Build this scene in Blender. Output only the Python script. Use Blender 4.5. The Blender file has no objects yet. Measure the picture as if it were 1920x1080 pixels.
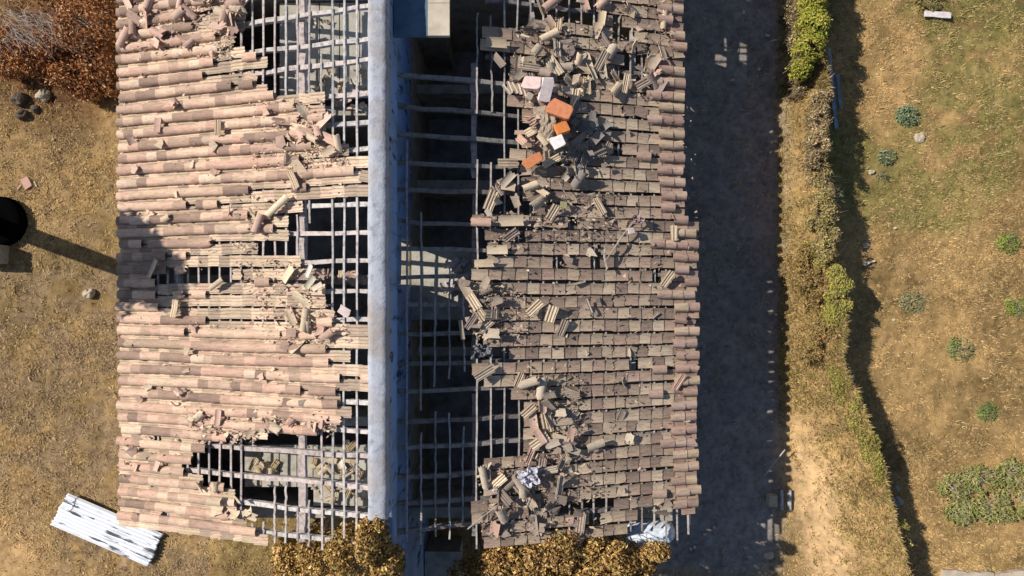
import bpy, math, random
import numpy as np
from mathutils import Vector, Matrix

random.seed(7)
R = np.random.default_rng(11)
SC = bpy.context.scene
COL = SC.collection
rad = math.radians

# ------------------------------------------------------------------ camera, sky, sun, exposure
CZ, G = 17.0, 0.0155                      # camera height, metres per photo pixel at ground level
cam = bpy.data.cameras.new('camera')
cam.sensor_width = 36.0
cam.lens = 18.0 * CZ / (960 * G)
cam.clip_start = 0.1
cam.clip_end = 2000
camo = bpy.data.objects.new('camera', cam)
camo.location = (0, 0, CZ)
COL.objects.link(camo)
SC.camera = camo

EL = math.atan(0.859 * math.cos(rad(20)))
AZ = rad(20)
sdir = Vector((-math.cos(EL) * math.cos(AZ), math.cos(EL) * math.sin(AZ), math.sin(EL)))
world = bpy.data.worlds.new('World')
SC.world = world
world.use_nodes = True
wn = world.node_tree
sky = wn.nodes.new('ShaderNodeTexSky')
sky.sky_type = 'NISHITA'
sky.sun_disc = False
sky.sun_elevation = EL
sky.sun_rotation = math.atan2(sdir.x, sdir.y)
sky.air_density = 1.0
sky.dust_density = 0.6
sky.ozone_density = 1.5
wn.links.new(sky.outputs[0], wn.nodes['Background'].inputs[0])
wn.nodes['Background'].inputs[1].default_value = 0.075
sun = bpy.data.lights.new('sun', 'SUN')
sun.energy = 5.0
sun.angle = rad(0.5)
sun.color = (1.0, 0.94, 0.85)
suno = bpy.data.objects.new('sun', sun)
suno.rotation_euler = sdir.to_track_quat('Z', 'Y').to_euler()
suno.location = (-20, 6, 20)
COL.objects.link(suno)
SC.view_settings.view_transform = 'Standard'
SC.view_settings.look = 'None'
SC.view_settings.exposure = 0.12
SC.view_settings.gamma = 1.0
SC.cycles.max_bounces = 5
SC.cycles.diffuse_bounces = 3

# ------------------------------------------------------------------ helpers
def at(px, py, z=0.0):
    k = G * (1 - z / CZ)
    return Vector(((px - 960) * k, (540 - py) * k, z))

def tag(o, label=None, cat=None, group=None, kind=None):
    if label: o['label'] = label
    if cat: o['category'] = cat
    if group: o['group'] = group
    if kind: o['kind'] = kind
    return o

def empty(name, loc, label=None, cat=None, group=None, rz=0.0):
    o = bpy.data.objects.new(name, None)
    o.location = loc
    o.rotation_euler = (0, 0, rz)
    COL.objects.link(o)
    return tag(o, label, cat, group)

def link(name, me, mat, parent=None, matrix=None):
    o = bpy.data.objects.new(name, me)
    if mat and not me.materials: me.materials.append(mat)
    COL.objects.link(o)
    if parent is not None:
        o.parent = parent
        o.matrix_parent_inverse = parent_world(parent).inverted()
    if matrix is not None: o.matrix_basis = matrix
    return o

def parent_world(p):
    m = Matrix.LocRotScale(p.location, p.rotation_euler, p.scale)
    return m if p.parent is None else parent_world(p.parent) @ m

def npmesh(name, V, F, mat, parent=None, col=None, smooth=False, kind=None):
    """V (n,3), F list of int arrays (m,k); col (n,3) per-vertex colour."""
    if not isinstance(F, (list, tuple)): F = [F]
    F = [np.asarray(f, dtype=np.int32) for f in F if len(f)]
    V = np.asarray(V, dtype=np.float32)
    me = bpy.data.meshes.new(name)
    me.vertices.add(len(V))
    me.vertices.foreach_set('co', V.ravel())
    loops = np.concatenate([f.ravel() for f in F])
    tot = np.concatenate([np.full(len(f), f.shape[1], dtype=np.int32) for f in F])
    st = np.concatenate([[0], np.cumsum(tot)[:-1]]).astype(np.int32)
    me.loops.add(len(loops))
    me.loops.foreach_set('vertex_index', loops)
    me.polygons.add(len(tot))
    me.polygons.foreach_set('loop_start', st)
    me.polygons.foreach_set('loop_total', tot)
    me.polygons.foreach_set('use_smooth', np.full(len(tot), bool(smooth)))
    if col is not None:
        a = me.color_attributes.new('Col', 'FLOAT_COLOR', 'POINT')
        c = np.ones((len(V), 4), dtype=np.float32)
        c[:, :3] = col
        a.data.foreach_set('color', c.ravel())
    me.update()
    me.validate()
    return link(name, me, mat, parent)

class MB:
    """collects shapes into one mesh"""
    def __init__(s): s.V = []; s.Q = []; s.T = []; s.C = []; s.n = 0
    def add(s, V, Q=None, T=None, c=(.5, .5, .5)):
        V = np.asarray(V, float)
        if Q is not None and len(Q): s.Q.append(np.asarray(Q) + s.n)
        if T is not None and len(T): s.T.append(np.asarray(T) + s.n)
        c = np.asarray(c, float)
        s.C.append(np.broadcast_to(c, (len(V), 3)) if c.ndim == 1 else c)
        s.V.append(V); s.n += len(V)
    def box(s, lo, hi, c=(.5, .5, .5), M=None):
        x0, y0, z0 = lo; x1, y1, z1 = hi
        V = np.array([[x0,y0,z0],[x1,y0,z0],[x1,y1,z0],[x0,y1,z0],[x0,y0,z1],[x1,y0,z1],[x1,y1,z1],[x0,y1,z1]])
        if M is not None: V = xf(V, M)
        s.add(V, [[0,3,2,1],[4,5,6,7],[0,1,5,4],[1,2,6,5],[2,3,7,6],[3,0,4,7]], c=c)
    def bar(s, p, q, w, h, up=(0, 0, 1), c=(.5,.5,.5), nseg=1, wob=0.0):
        """a bar of width w and height h from p to q, sagging / wandering by wob"""
        p = np.array(p, float); q = np.array(q, float)
        d = (q - p); L = np.linalg.norm(d); d /= L
        up = np.array(up, float); sd = np.cross(d, up); sd /= np.linalg.norm(sd); u = np.cross(sd, d)
        V = []; Q = []
        for i in range(nseg + 1):
            t = i / nseg
            o = p + d * L * t + sd * R.normal(0, wob) + u * R.normal(0, wob * .6)
            ww = w * (1 + R.normal(0, .08 if wob else 0)); hh = h
            for a, b in ((-1, -1), (1, -1), (1, 1), (-1, 1)):
                V.append(o + sd * a * ww / 2 + u * b * hh / 2)
            if i:
                k = 4 * i
                for j in range(4):
                    Q.append([k - 4 + j, k - 4 + (j + 1) % 4, k + (j + 1) % 4, k + j])
        Q.append([3, 2, 1, 0]); k = 4 * nseg; Q.append([k, k + 1, k + 2, k + 3])
        s.add(V, Q, c=c)
    def tube(s, pts, rs, c=(.5,.5,.5), n=6):
        pts = [np.array(p, float) for p in pts]
        V = []; Q = []
        for i, p in enumerate(pts):
            d = pts[min(i + 1, len(pts) - 1)] - pts[max(i - 1, 0)]; d /= np.linalg.norm(d) + 1e-9
            a = np.cross(d, [0.31, 0.2, 0.93]); a /= np.linalg.norm(a) + 1e-9; b = np.cross(d, a)
            for j in range(n):
                t = 2 * math.pi * j / n
                V.append(p + rs[i] * (a * math.cos(t) + b * math.sin(t)))
            if i:
                k = n * i
                for j in range(n): Q.append([k - n + j, k - n + (j + 1) % n, k + (j + 1) % n, k + j])
        s.add(V, Q, c=c)
    def build(s, name, mat, parent=None, smooth=False):
        return npmesh(name, np.concatenate(s.V), [np.concatenate(a) for a in (s.Q, s.T) if a],
                      mat, parent, np.concatenate(s.C), smooth)

def xf(V, M):
    M = np.array(M); return V @ M[:3, :3].T + M[:3, 3]

def hash2(ix, iy, seed):
    h = (ix.astype(np.int64) * 374761393 + iy.astype(np.int64) * 668265263 + seed * 974634777) & 0xFFFFFFFF
    h = ((h ^ (h >> 13)) * 1274126177) & 0xFFFFFFFF
    return ((h ^ (h >> 16)) & 0xFFFFFF) / float(0xFFFFFF)

def noise(x, y, s=1.0, seed=0, oct=3):
    x = np.asarray(x, float) / s; y = np.asarray(y, float) / s
    out = 0; amp = 1; tot = 0
    for o in range(oct):
        ix = np.floor(x); iy = np.floor(y); fx = x - ix; fy = y - iy
        fx = fx * fx * (3 - 2 * fx); fy = fy * fy * (3 - 2 * fy)
        a = hash2(ix, iy, seed + o); b = hash2(ix + 1, iy, seed + o)
        c = hash2(ix, iy + 1, seed + o); d = hash2(ix + 1, iy + 1, seed + o)
        out = out + amp * ((a * (1 - fx) + b * fx) * (1 - fy) + (c * (1 - fx) + d * fx) * fy)
        tot += amp; amp *= .5; x = x * 2.03 + 11.3; y = y * 2.03 + 7.7
    return out / tot

def inpoly(x, y, P):
    c = False; n = len(P); j = n - 1
    for i in range(n):
        xi, yi = P[i]; xj, yj = P[j]
        if (yi > y) != (yj > y) and x < (xj - xi) * (y - yi) / (yj - yi) + xi: c = not c
        j = i
    return c

# ------------------------------------------------------------------ materials
def mat(name, base=(.5, .5, .5), rough=.9, attr=False, mix=None, scale=8.0, detail=8, mixw=(.4, .7), stretch=(1, 1, 1),
        bump=0.0, bscale=40, mix2=None, scale2=2.0, w2=(.5, .7), spec=.25, metal=0.0, var=0.0, sss=0):
    m = bpy.data.materials.new(name)
    m.use_nodes = True
    nt = m.node_tree; N = nt.nodes; L = nt.links
    b = N['Principled BSDF']
    b.inputs['Roughness'].default_value = rough
    b.inputs['Specular IOR Level'].default_value = spec
    b.inputs['Metallic'].default_value = metal
    tc = N.new('ShaderNodeTexCoord'); mp = N.new('ShaderNodeMapping')
    mp.inputs['Scale'].default_value = stretch
    L.new(tc.outputs['Object'], mp.inputs[0])
    if attr:
        a = N.new('ShaderNodeAttribute'); a.attribute_name = 'Col'; cur = a.outputs['Color']
    else:
        a = N.new('ShaderNodeRGB'); a.outputs[0].default_value = (*base, 1); cur = a.outputs[0]
    def layer(cur, colr, sc, w, st=0.0):
        n = N.new('ShaderNodeTexNoise'); n.inputs['Scale'].default_value = sc; n.inputs['Detail'].default_value = detail
        n.inputs['Roughness'].default_value = .62
        L.new(mp.outputs[0], n.inputs['Vector'])
        r = N.new('ShaderNodeMapRange'); r.inputs[1].default_value = w[0]; r.inputs[2].default_value = w[1]
        L.new(n.outputs[0], r.inputs[0])
        x = N.new('ShaderNodeMix'); x.data_type = 'RGBA'
        L.new(r.outputs[0], x.inputs[0]); L.new(cur, x.inputs[6])
        if isinstance(colr, float):
            mm = N.new('ShaderNodeMix'); mm.data_type = 'RGBA'; mm.blend_type = 'MULTIPLY'; mm.inputs[0].default_value = 1
            L.new(cur, mm.inputs[6]); mm.inputs[7].default_value = (colr, colr, colr, 1); L.new(mm.outputs[2], x.inputs[7])
        else: x.inputs[7].default_value = (*colr, 1)
        return x.outputs[2]
    if mix is not None: cur = layer(cur, mix, scale, mixw)
    if mix2 is not None: cur = layer(cur, mix2, scale2, w2)
    L.new(cur, b.inputs['Base Color'])
    if bump:
        n = N.new('ShaderNodeTexNoise'); n.inputs['Scale'].default_value = bscale; n.inputs['Detail'].default_value = 6
        L.new(mp.outputs[0], n.inputs['Vector'])
        bp = N.new('ShaderNodeBump'); bp.inputs['Strength'].default_value = bump; bp.inputs['Distance'].default_value = .02
        L.new(n.outputs[0], bp.inputs['Height']); L.new(bp.outputs[0], b.inputs['Normal'])
    return m

M_TILE = mat('fired_clay', attr=True, mix=.78, scale=7, mixw=(.44, .64), stretch=(.6, 3.0, 1), mix2=(.20, .155, .12), scale2=17, w2=(.57, .72), bump=.6, bscale=40)
M_TILE_R = mat('lichened_clay', attr=True, mix=.55, scale=10, mixw=(.47, .7), stretch=(.45, 2.6, 1), mix2=(.48, .39, .30), scale2=16, w2=(.58, .76), bump=.5, bscale=40)
M_LOOSE = mat('loose_clay', attr=True, mix=.65, scale=11, mixw=(.5, .75), stretch=(1, 2.5, 1), bump=.4, bscale=40)
M_WOOD = mat('weathered_wood', attr=True, mix=.5, scale=5, mixw=(.45, .66), stretch=(2, 2, 2), bump=.3, bscale=25)
M_CAP = mat('whitewashed_plaster', (.41, .43, .49), .95, mix=(.20, .215, .26), scale=6.5, mixw=(.49, .74), mix2=(.34, .30, .28), scale2=1.1, w2=(.46, .64), bump=.5, bscale=22, detail=12)
M_BLUE = mat('blue_plaster', (.24, .38, .70), .9, mix=(.035, .05, .10), scale=3.6, mixw=(.55, .64), stretch=(1, 1, .45), mix2=(.20, .28, .42), scale2=1.1, w2=(.45, .65), bump=.9, bscale=14)
M_PLASTER = mat('old_plaster', (.42, .38, .31), .95, mix=(.22, .19, .15), scale=3, mixw=(.45, .7), bump=.4, bscale=20)
M_SLAB = mat('dusty_boards', (.44, .41, .34), .95, mix=(.25, .22, .17), scale=4, mixw=(.45, .72), mix2=(.56, .52, .44), scale2=1.5, w2=(.5, .7), bump=.4, bscale=20)
M_FLOOR = mat('dirty_floor', (.42, .42, .42), .95, mix=(.2, .18, .16), scale=2, mixw=(.4, .7), bump=.3, bscale=12)
M_GROUND = mat('dry_soil', attr=True, rough=1.0, mix=.62, scale=6, mixw=(.45, .68), mix2=.72, scale2=1.6, w2=(.45, .7), bump=.5, bscale=14, spec=.05, detail=12)
M_GRASS = mat('grass', attr=True, rough=.95, spec=.05)
M_LEAF = mat('leaf', attr=True, rough=.8, spec=.12)
M_TWIG = mat('twig_bark', attr=True, rough=.95, mix=.6, scale=12)
M_STONE = mat('stone', (.38, .33, .26), .95, mix=(.24, .2, .15), scale=5, bump=.5, bscale=15)
M_DARKROCK = mat('dark_rock', (.13, .10, .075), .95, mix=(.07, .055, .04), scale=6, bump=.6, bscale=14)
M_PALE = mat('pale_stone', (.52, .44, .33), .95, mix=(.35, .28, .2), scale=9, bump=.4, bscale=25)
M_METAL = mat('white_painted_metal', (.86, .88, .92), .45, mix=(.86, .88, .92), scale=3, stretch=(.45, 4.5, 1), mix2=(.10, .11, .13), scale2=2.0, w2=(.56, .60), spec=.5, detail=10)
M_BLACK = mat('black_plastic', (.003, .003, .003), 1.0, spec=0.0)
M_CONC = mat('concrete', (.40, .37, .33), .95, mix=(.25, .23, .2), scale=5, bump=.4, bscale=20)
M_BRICK = mat('orange_brick', attr=True, mix=.75, scale=14, bump=.3, bscale=60)
M_TARP = mat('white_blue_tarp', (.50, .60, .72), .6, mix=(.02, .11, .22), scale=3.2, mixw=(.55, .60), stretch=(1, 1.6, 1), mix2=(.66, .71, .78), scale2=2.2, w2=(.42, .5), bump=.2, bscale=10)

# ------------------------------------------------------------------ roof planes
LA, LB = 3.1 + 9.28 * .27, .27            # left slope z = LA + LB*x   (eave x=-9.28)
RA, RB = 3.1 + 4.37 * .26, -.26           # right slope z = RA + RB*x  (eave x=4.37)
WX0, WX1, WTOP = -2.75, -2.40, 5.80       # ridge wall
PLANE = {'L': (LA, LB, -1), 'R': (RA, RB, 1)}
def on_roof(px, py, side):
    a, b, _ = PLANE[side]
    k = (px - 960) * G
    x = k * (1 - a / CZ) / (1 + k * b / CZ)
    z = a + b * x
    return Vector((x, (540 - py) * G * (1 - z / CZ), z))
def to_px(x, y, z):
    k = G * (1 - z / CZ)
    return 960 + x / k, 540 - y / k
def frame(side):
    """rotation whose x axis runs down the slope, y along the building (+Y), z out of the roof"""
    a, b, s = PLANE[side]
    d = Vector((s, 0, s * b)).normalized(); c = Vector((0, 1, 0)) * (1 if side == 'R' else -1)
    n = d.cross(c)
    return Matrix((d, c, n)).transposed()
FR = {s: frame(s) for s in 'LR'}

HOLES_L = [
    [(468,-60),(466,30),(440,58),(440,98),(466,112),(490,122),(492,166),(516,180),(592,176),(610,182),(612,272),(660,276),(662,296),(700,302),(700,-60)],
    [(576,376),(700,368),(700,612),(662,612),(640,590),(604,556),(606,545),(602,505),(562,486),(482,484),(468,470),(492,452),(536,444),(540,402)],
    [(306,510),(430,504),(432,536),(312,538)],
    [(660,660),(700,660),(700,690),(664,690)], [(632,740),(700,738),(700,764),(652,766),(632,760)], [(660,766),(700,768),(700,792),(636,790)],
    [(346,872),(392,826),(482,832),(492,812),(550,808),(628,818),(636,790),(700,790),(700,1080),(560,1080),(440,962),(440,906),(382,904),(348,886)],
]
HOLES_R = [
    [(1044,-60),(1130,-60),(1128,34),(1096,46),(1044,30)], [(1150,40),(1200,44),(1198,74),(1152,70)], [(1158,112),(1206,112),(1206,142),(1160,140)],
    [(1108,466),(1132,466),(1132,504),(1100,504)], [(1218,508),(1242,508),(1242,532),(1220,532)], [(956,376),(986,374),(986,396),(956,398)],
    [(1070,938),(1142,936),(1144,965),(1040,972),(1046,950)], [(1196,956),(1330,952),(1330,1040),(1180,1010),(1182,978)], [(1110,970),(1146,972),(1146,984),(1112,984)],
    [(984,950),(1008,950),(1008,975),(984,975)], [(1060,418),(1084,418),(1084,436),(1060,436)], [(1085,352),(1108,352),(1108,364),(1085,364)],
    [(1096,214),(1108,214),(1108,228),(1096,228)], [(1175,668),(1188,668),(1188,694),(1175,694)],
]
LEFT_OF_R = [(-80,1040),(28,1034),(45,1008),(62,905),(92,905),(94,950),(170,945),(196,950),(204,982),(260,986),(285,965),(300,938),(318,962),(345,962),(372,990),(397,986),(400,890),(440,892),(450,906),(480,906),(492,892),(506,880),(522,862),(560,868),(600,880),(640,884),(648,930),(682,930),(690,884),(722,890),(732,940),(745,984),(835,986),(840,945),(866,942),(870,888),(1100,888)]
COVER_L = [(-80,320),(60,360),(100,430),(140,402),(165,470),(180,560),(240,604),(300,560),(330,690),(350,560),(365,330),(400,440),(430,480),(450,360),(480,320),(500,300),(560,300),(598,352),(610,620),(700,650),(790,630),(810,560),(820,370),(850,350),(880,320),(930,392),(970,500),(1100,520)]
def lerp_tab(tab, y):
    for (a, va), (b, vb) in zip(tab, tab[1:]):
        if a <= y <= b: return va + (vb - va) * (y - a) / (b - a)
    return tab[-1][1]

# ------------------------------------------------------------------ tiles
def tile_mesh(L, w0, w1, kind, th=.014, nu=2, chip=0.0, bend=0.0):
    """one clay tile; x from -L/2 (upslope) to L/2 (downslope). Returns V, Q"""
    nv = {'barrel': 12, 'trough': 8, 'ribbed': 14, 'flat': 6}[kind]
    T = np.linspace(-1, 1, nv); V = []
    cu0 = R.normal(0, 1, nv) * chip; cu1 = R.normal(0, 1, nv) * chip
    top = []
    for i in range(nu + 1):
        f = i / nu
        w = (w0 + (w1 - w0) * f) / 2
        x = -L / 2 + L * f + (cu0 * (1 - f) + cu1 * f) + 0 * T
        if kind == 'barrel':
            th_ = T * rad(80); y = w * np.sin(th_) / math.sin(rad(80)); z = w * .92 * (np.cos(th_))
        elif kind == 'trough':
            y = w * T; z = .026 * np.abs(T) ** 2.5
        elif kind == 'ribbed':
            y = w * T; z = .02 * T ** 2 + .017 * (np.cos(T * 3 * math.pi) > .0)
        else:
            y = w * T; z = .012 * T ** 2
        z = z + bend * (f - .5) ** 2
        top.append(np.stack([x, y, z], 1))
    top = np.concatenate(top); bot = top.copy()
    bot[:, 2] -= th
    if kind == 'barrel': bot[:, 1] *= .86
    V = np.concatenate([top, bot]); n = len(top); Q = []
    g = lambda i, j: i * nv + j
    for i in range(nu):
        for j in range(nv - 1):
            q = [g(i, j), g(i + 1, j), g(i + 1, j + 1), g(i, j + 1)]
            Q.append(q); Q.append([a + n for a in q[::-1]])
        Q.append([g(i, 0), g(i, 0) + n, g(i + 1, 0) + n, g(i + 1, 0)])
        Q.append([g(i, nv - 1), g(i + 1, nv - 1), g(i + 1, nv - 1) + n, g(i, nv - 1) + n])
    for j in range(nv - 1):
        Q.append([g(0, j), g(0, j + 1), g(0, j + 1) + n, g(0, j) + n])
        Q.append([g(nu, j), g(nu, j) + n, g(nu, j + 1) + n, g(nu, j + 1)])
    return V, np.array(Q)

PAL_L = np.array([[.82,.58,.42],[.78,.53,.39],[.74,.47,.35],[.66,.43,.32],[.43,.29,.22],[.36,.245,.19],[.55,.37,.28],[.86,.65,.48],[.74,.55,.38]])
PAL_L = PAL_L * .94
PW_L = np.array([.17,.14,.10,.09,.18,.11,.10,.08,.03])
PAL_LC = np.array([[.70,.54,.39],[.58,.45,.32],[.78,.60,.44],[.46,.35,.26],[.66,.48,.36]])
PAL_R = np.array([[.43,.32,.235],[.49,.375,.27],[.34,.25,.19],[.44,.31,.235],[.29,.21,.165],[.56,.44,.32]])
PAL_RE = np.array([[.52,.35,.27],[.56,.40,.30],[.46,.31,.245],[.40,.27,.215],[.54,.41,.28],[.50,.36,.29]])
def pick(P, w=None): return P[R.choice(len(P), p=w)] * (1 + R.normal(0, .05))

ROW = .29
def lay(side, bld):
    a, b, s = PLANE[side]
    FM = np.array(FR[side]); mb = MB()
    eave0 = -9.28 if side == 'L' else 4.37
    SP = .278 if side == 'L' else .29
    cosb = 1 / math.sqrt(1 + b * b)
    jmax = int(7.1 / ROW)
    for j in range(-20, jmax):
        y0 = j * ROW
        eave = eave0
        if side == 'R' and y0 > 1.50: eave = 4.0
        if side == 'L' and y0 < -5.55: continue
        if side == 'R' and y0 < -5.60: continue
        eave += R.normal(0, .025)
        rph = R.uniform(0, .75) if side == 'L' else R.uniform(-.15, .15); rph2 = R.uniform(-.12, .12); rsc = R.uniform(.97, 1.02); roww = R.normal(0, .008); ph = R.uniform(0, 6)
        width = (WX0 - eave0) if side == 'L' else (eave0 - WX1)
        n = int(width / SP) + 1
        for layer in ('ch', 'cov'):
            prevc = None
            yy0 = y0 + (ROW / 2 if layer == 'cov' else 0)
            for i in range(-1, n):
                off = i + .5 + (rph if layer == 'cov' else rph2)
                if i < 0:
                    if layer != 'cov' or rph < .25 or side == 'R': continue
                    off = .48
                cs = 1.0 if (side == 'L' and layer == 'cov') else 1.0
                x = eave - s * SP * off * (rsc * cs if layer == 'cov' else 1)
                if side == 'L' and x > WX0 - .02: continue
                if side == 'R' and x < WX1 + .1: continue
                y = yy0 + roww + .014 * math.sin(ph + i * .35) + R.normal(0, .0025 if side == 'L' and layer == 'cov' else .005)
                z = a + b * x
                px, py = to_px(x, y, z)
                jx, jy = px + R.normal(0, 4), py + R.normal(0, 1.5)
                if side == 'L':
                    if any(inpoly(jx, jy, P) for P in HOLES_L): continue
                    if layer == 'cov':
                        lim = lerp_tab(COVER_L, py)
                        lim2 = lim + 28 * math.sin(j * 12.9) 
                        if px > lim2:
                            # some covers left further up
                            if not (R.random() < .10 and px < lim + 200): continue
                        if R.random() < .018: continue
                    elif R.random() < .004: continue
                else:
                    if px < lerp_tab(LEFT_OF_R, py) + 10: continue
                    if any(inpoly(jx, jy, P) for P in HOLES_R): continue
                    if layer == 'cov':
                        if i > (3 if R.random() < .15 else 1): continue
                        if R.random() < .06: continue
                    elif R.random() < .008: continue
                broken = R.random() < (.12 if side == 'L' else .13)
                if layer == 'cov':
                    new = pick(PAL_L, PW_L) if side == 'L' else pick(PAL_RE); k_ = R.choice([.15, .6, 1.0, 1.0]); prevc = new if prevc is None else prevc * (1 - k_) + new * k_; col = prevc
                    V, Q = tile_mesh(.36 * (R.uniform(.6, .9) if broken else 1), (.198), .212, 'barrel', th=.011, chip=.024 if broken else .003)
                    lift = .040; tilt = .038; V[:, 0] -= (.50 if side == 'L' else .40) * V[:, 2]
                else:
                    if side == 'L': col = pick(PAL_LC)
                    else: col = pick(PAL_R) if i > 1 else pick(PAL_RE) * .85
                    V, Q = tile_mesh(.36 * (R.uniform(.6, .95) if broken else 1), .242, .240, 'ribbed' if side == 'L' else 'trough', th=.011, chip=.02 if broken else .003)
                    lift = .012; tilt = .050
                    if side == 'R': V[:, 2] += .0015 * np.sin(V[:, 1] * 130 + i); V[:, 0] -= .35 * V[:, 2]
                # small random attitude + the overlap tilt
                rz = R.normal(0, .014 if side == 'L' and layer == 'cov' else .02) + (R.normal(0, .10) if broken else 0); ry = tilt + R.normal(0, .01); rx = R.normal(0, .03)
                cr, sr = math.cos(rz), math.sin(rz)
                V = V @ np.array([[cr, sr, 0], [-sr, cr, 0], [0, 0, 1]])
                # nose rests on the next tile down-slope
                V[:, 2] += V[:, 0] * ry + V[:, 1] * rx + lift
                W = V @ FM.T + np.array([x, y, z])
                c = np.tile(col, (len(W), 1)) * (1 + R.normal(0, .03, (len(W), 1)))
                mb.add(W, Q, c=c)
    return mb.build('tiled_roof', M_TILE if side == 'L' else M_TILE_R, bld)

bld = empty('ruined_building', (-2.5, 0, 0), 'long ruined building with a holed clay tile roof and a whitewashed ridge wall', 'building')
roofL = lay('L', bld); tag(roofL, 'sunlit pink and cream tiled roof slope')
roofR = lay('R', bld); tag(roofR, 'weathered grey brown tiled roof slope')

# ---- rafters, battens, purlins
def woodc(lo=.42, hi=.62):
    v = R.uniform(lo, hi); k = R.uniform(.84, .95); return (v, v * k, v * k * .93)
def plane_pt(side, x, y, off=0.0):
    a, b, s = PLANE[side]; n = np.array(FR[side])[:, 2]
    return np.array([x, y, a + b * x]) + n * off
RYS = {'L': [7.13 - .598 * k for k in range(22)], 'R': [6.84 - .60 * k for k in range(21)]}
for side in 'LR':
    for k, y in enumerate(RYS[side]):
        y = y + R.normal(0, .025)
        x0 = -9.15 if side == 'L' else WX1 + .01
        x1 = WX0 - .01 if side == 'L' else (4.2 if y < 1.5 else 3.85)
        if side == 'R' and y > 5.0 and y < 7: x0 = -.55
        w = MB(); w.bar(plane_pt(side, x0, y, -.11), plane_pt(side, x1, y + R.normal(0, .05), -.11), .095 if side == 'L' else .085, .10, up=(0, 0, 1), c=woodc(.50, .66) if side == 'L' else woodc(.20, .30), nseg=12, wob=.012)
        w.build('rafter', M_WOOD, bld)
    SP = .278 if side == 'L' else .29
    n = 24
    for i in range(n):
        x = (-9.28 + SP * (i + .62)) if side == 'L' else (4.37 - SP * (i + .62))
        if side == 'L' and x > WX0 - .04: continue
        if side == 'R' and x < WX1 + .1: continue
        px = to_px(x, 0, PLANE[side][0] + PLANE[side][1] * x)[0]
        segs = [(7.0, -5.62)]
        if side == 'L':
            def yy(p): return (540 - p) * G * (1 - (LA + LB * x) / CZ)
            if 455 < px < 476: segs = [(7.0, yy(835)), (yy(985), -5.62)]
            elif 476 < px < 500: segs = [(7.0, yy(820)), (yy(985), -5.62)]
            elif 500 < px < 547: segs = [(7.0, yy(815)), (yy(903), -5.62)]
            elif 547 < px < 572: segs = [(7.0, yy(380)), (yy(400), yy(815)), (yy(960), -5.62)]
            elif 572 < px < 597: segs = [(7.0, yy(432)), (yy(505), yy(812)), (yy(938), -5.62)]
            elif 597 < px < 622: segs = [(yy(103), yy(378)), (yy(560), -5.62)]
        if side == 'R':
            if px < 785: segs = [(3.1, -5.3)]
            elif px < 815: segs = [(1.45, -2.6), (-3.0, -5.3)]
            elif px < 845: segs = [(.5, -2.0), (-2.7, -5.3)]
            elif px < 872: segs = [(.1, -1.8), (-2.9, -5.0)]
            elif px < 895: segs = [(1.55, .35), (-.2, -1.5), (-3.7, -5.5)]
            elif px < 925: segs = [(5.85, 3.75), (2.75, -5.6)]
            elif px < 945: segs = [(5.5, 3.8), (2.5, -5.6)]
            if x > 3.95: segs = [(1.5, -5.85)]
            if i in (1, 2): segs = [(segs[0][0], -5.9)]
        for (ya, yb) in segs:
            ya += R.normal(0, .06); yb += R.normal(0, .06)
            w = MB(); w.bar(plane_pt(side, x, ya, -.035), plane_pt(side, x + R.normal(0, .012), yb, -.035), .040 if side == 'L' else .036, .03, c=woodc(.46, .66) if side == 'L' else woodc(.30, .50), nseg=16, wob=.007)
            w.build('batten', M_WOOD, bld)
# purlins running the length of the building under the rafters
def purlin(side, x, ya, yb, w_=.14, c=None):
    w = MB(); w.bar(plane_pt(side, x, ya, -.24), plane_pt(side, x, yb, -.24), w_, .14, c=c or woodc(.5, .6), nseg=14, wob=.008); w.build('purlin', M_WOOD, bld)
xl = on_roof(556, 300, 'L').x
purlin('L', xl, 7.0, 2.6); purlin('L', xl, 2.5, -5.6)
purlin('L', -7.9, 7.0, -5.6)
xr = on_roof(893, 300, 'R').x
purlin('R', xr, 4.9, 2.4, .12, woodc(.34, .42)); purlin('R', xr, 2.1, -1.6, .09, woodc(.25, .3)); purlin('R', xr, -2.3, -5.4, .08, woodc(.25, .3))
purlin('R', on_roof(1003, 30, 'R').x, 6.9, 5.2, .12); purlin('R', 2.9, 7.0, -5.5, .12)

for (x_, ya_, yb_) in ((4.22, 1.5, -5.6), (3.86, 7.0, 1.52)):
    w = MB(); w.bar((x_, ya_, 3.02), (x_, yb_, 3.02), .03, .17, c=(.4,.36,.32), nseg=4); w.build('eave_light_stop', M_WOOD, bld)  # strip added under the eave tiles to block light leaking through gaps
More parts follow.
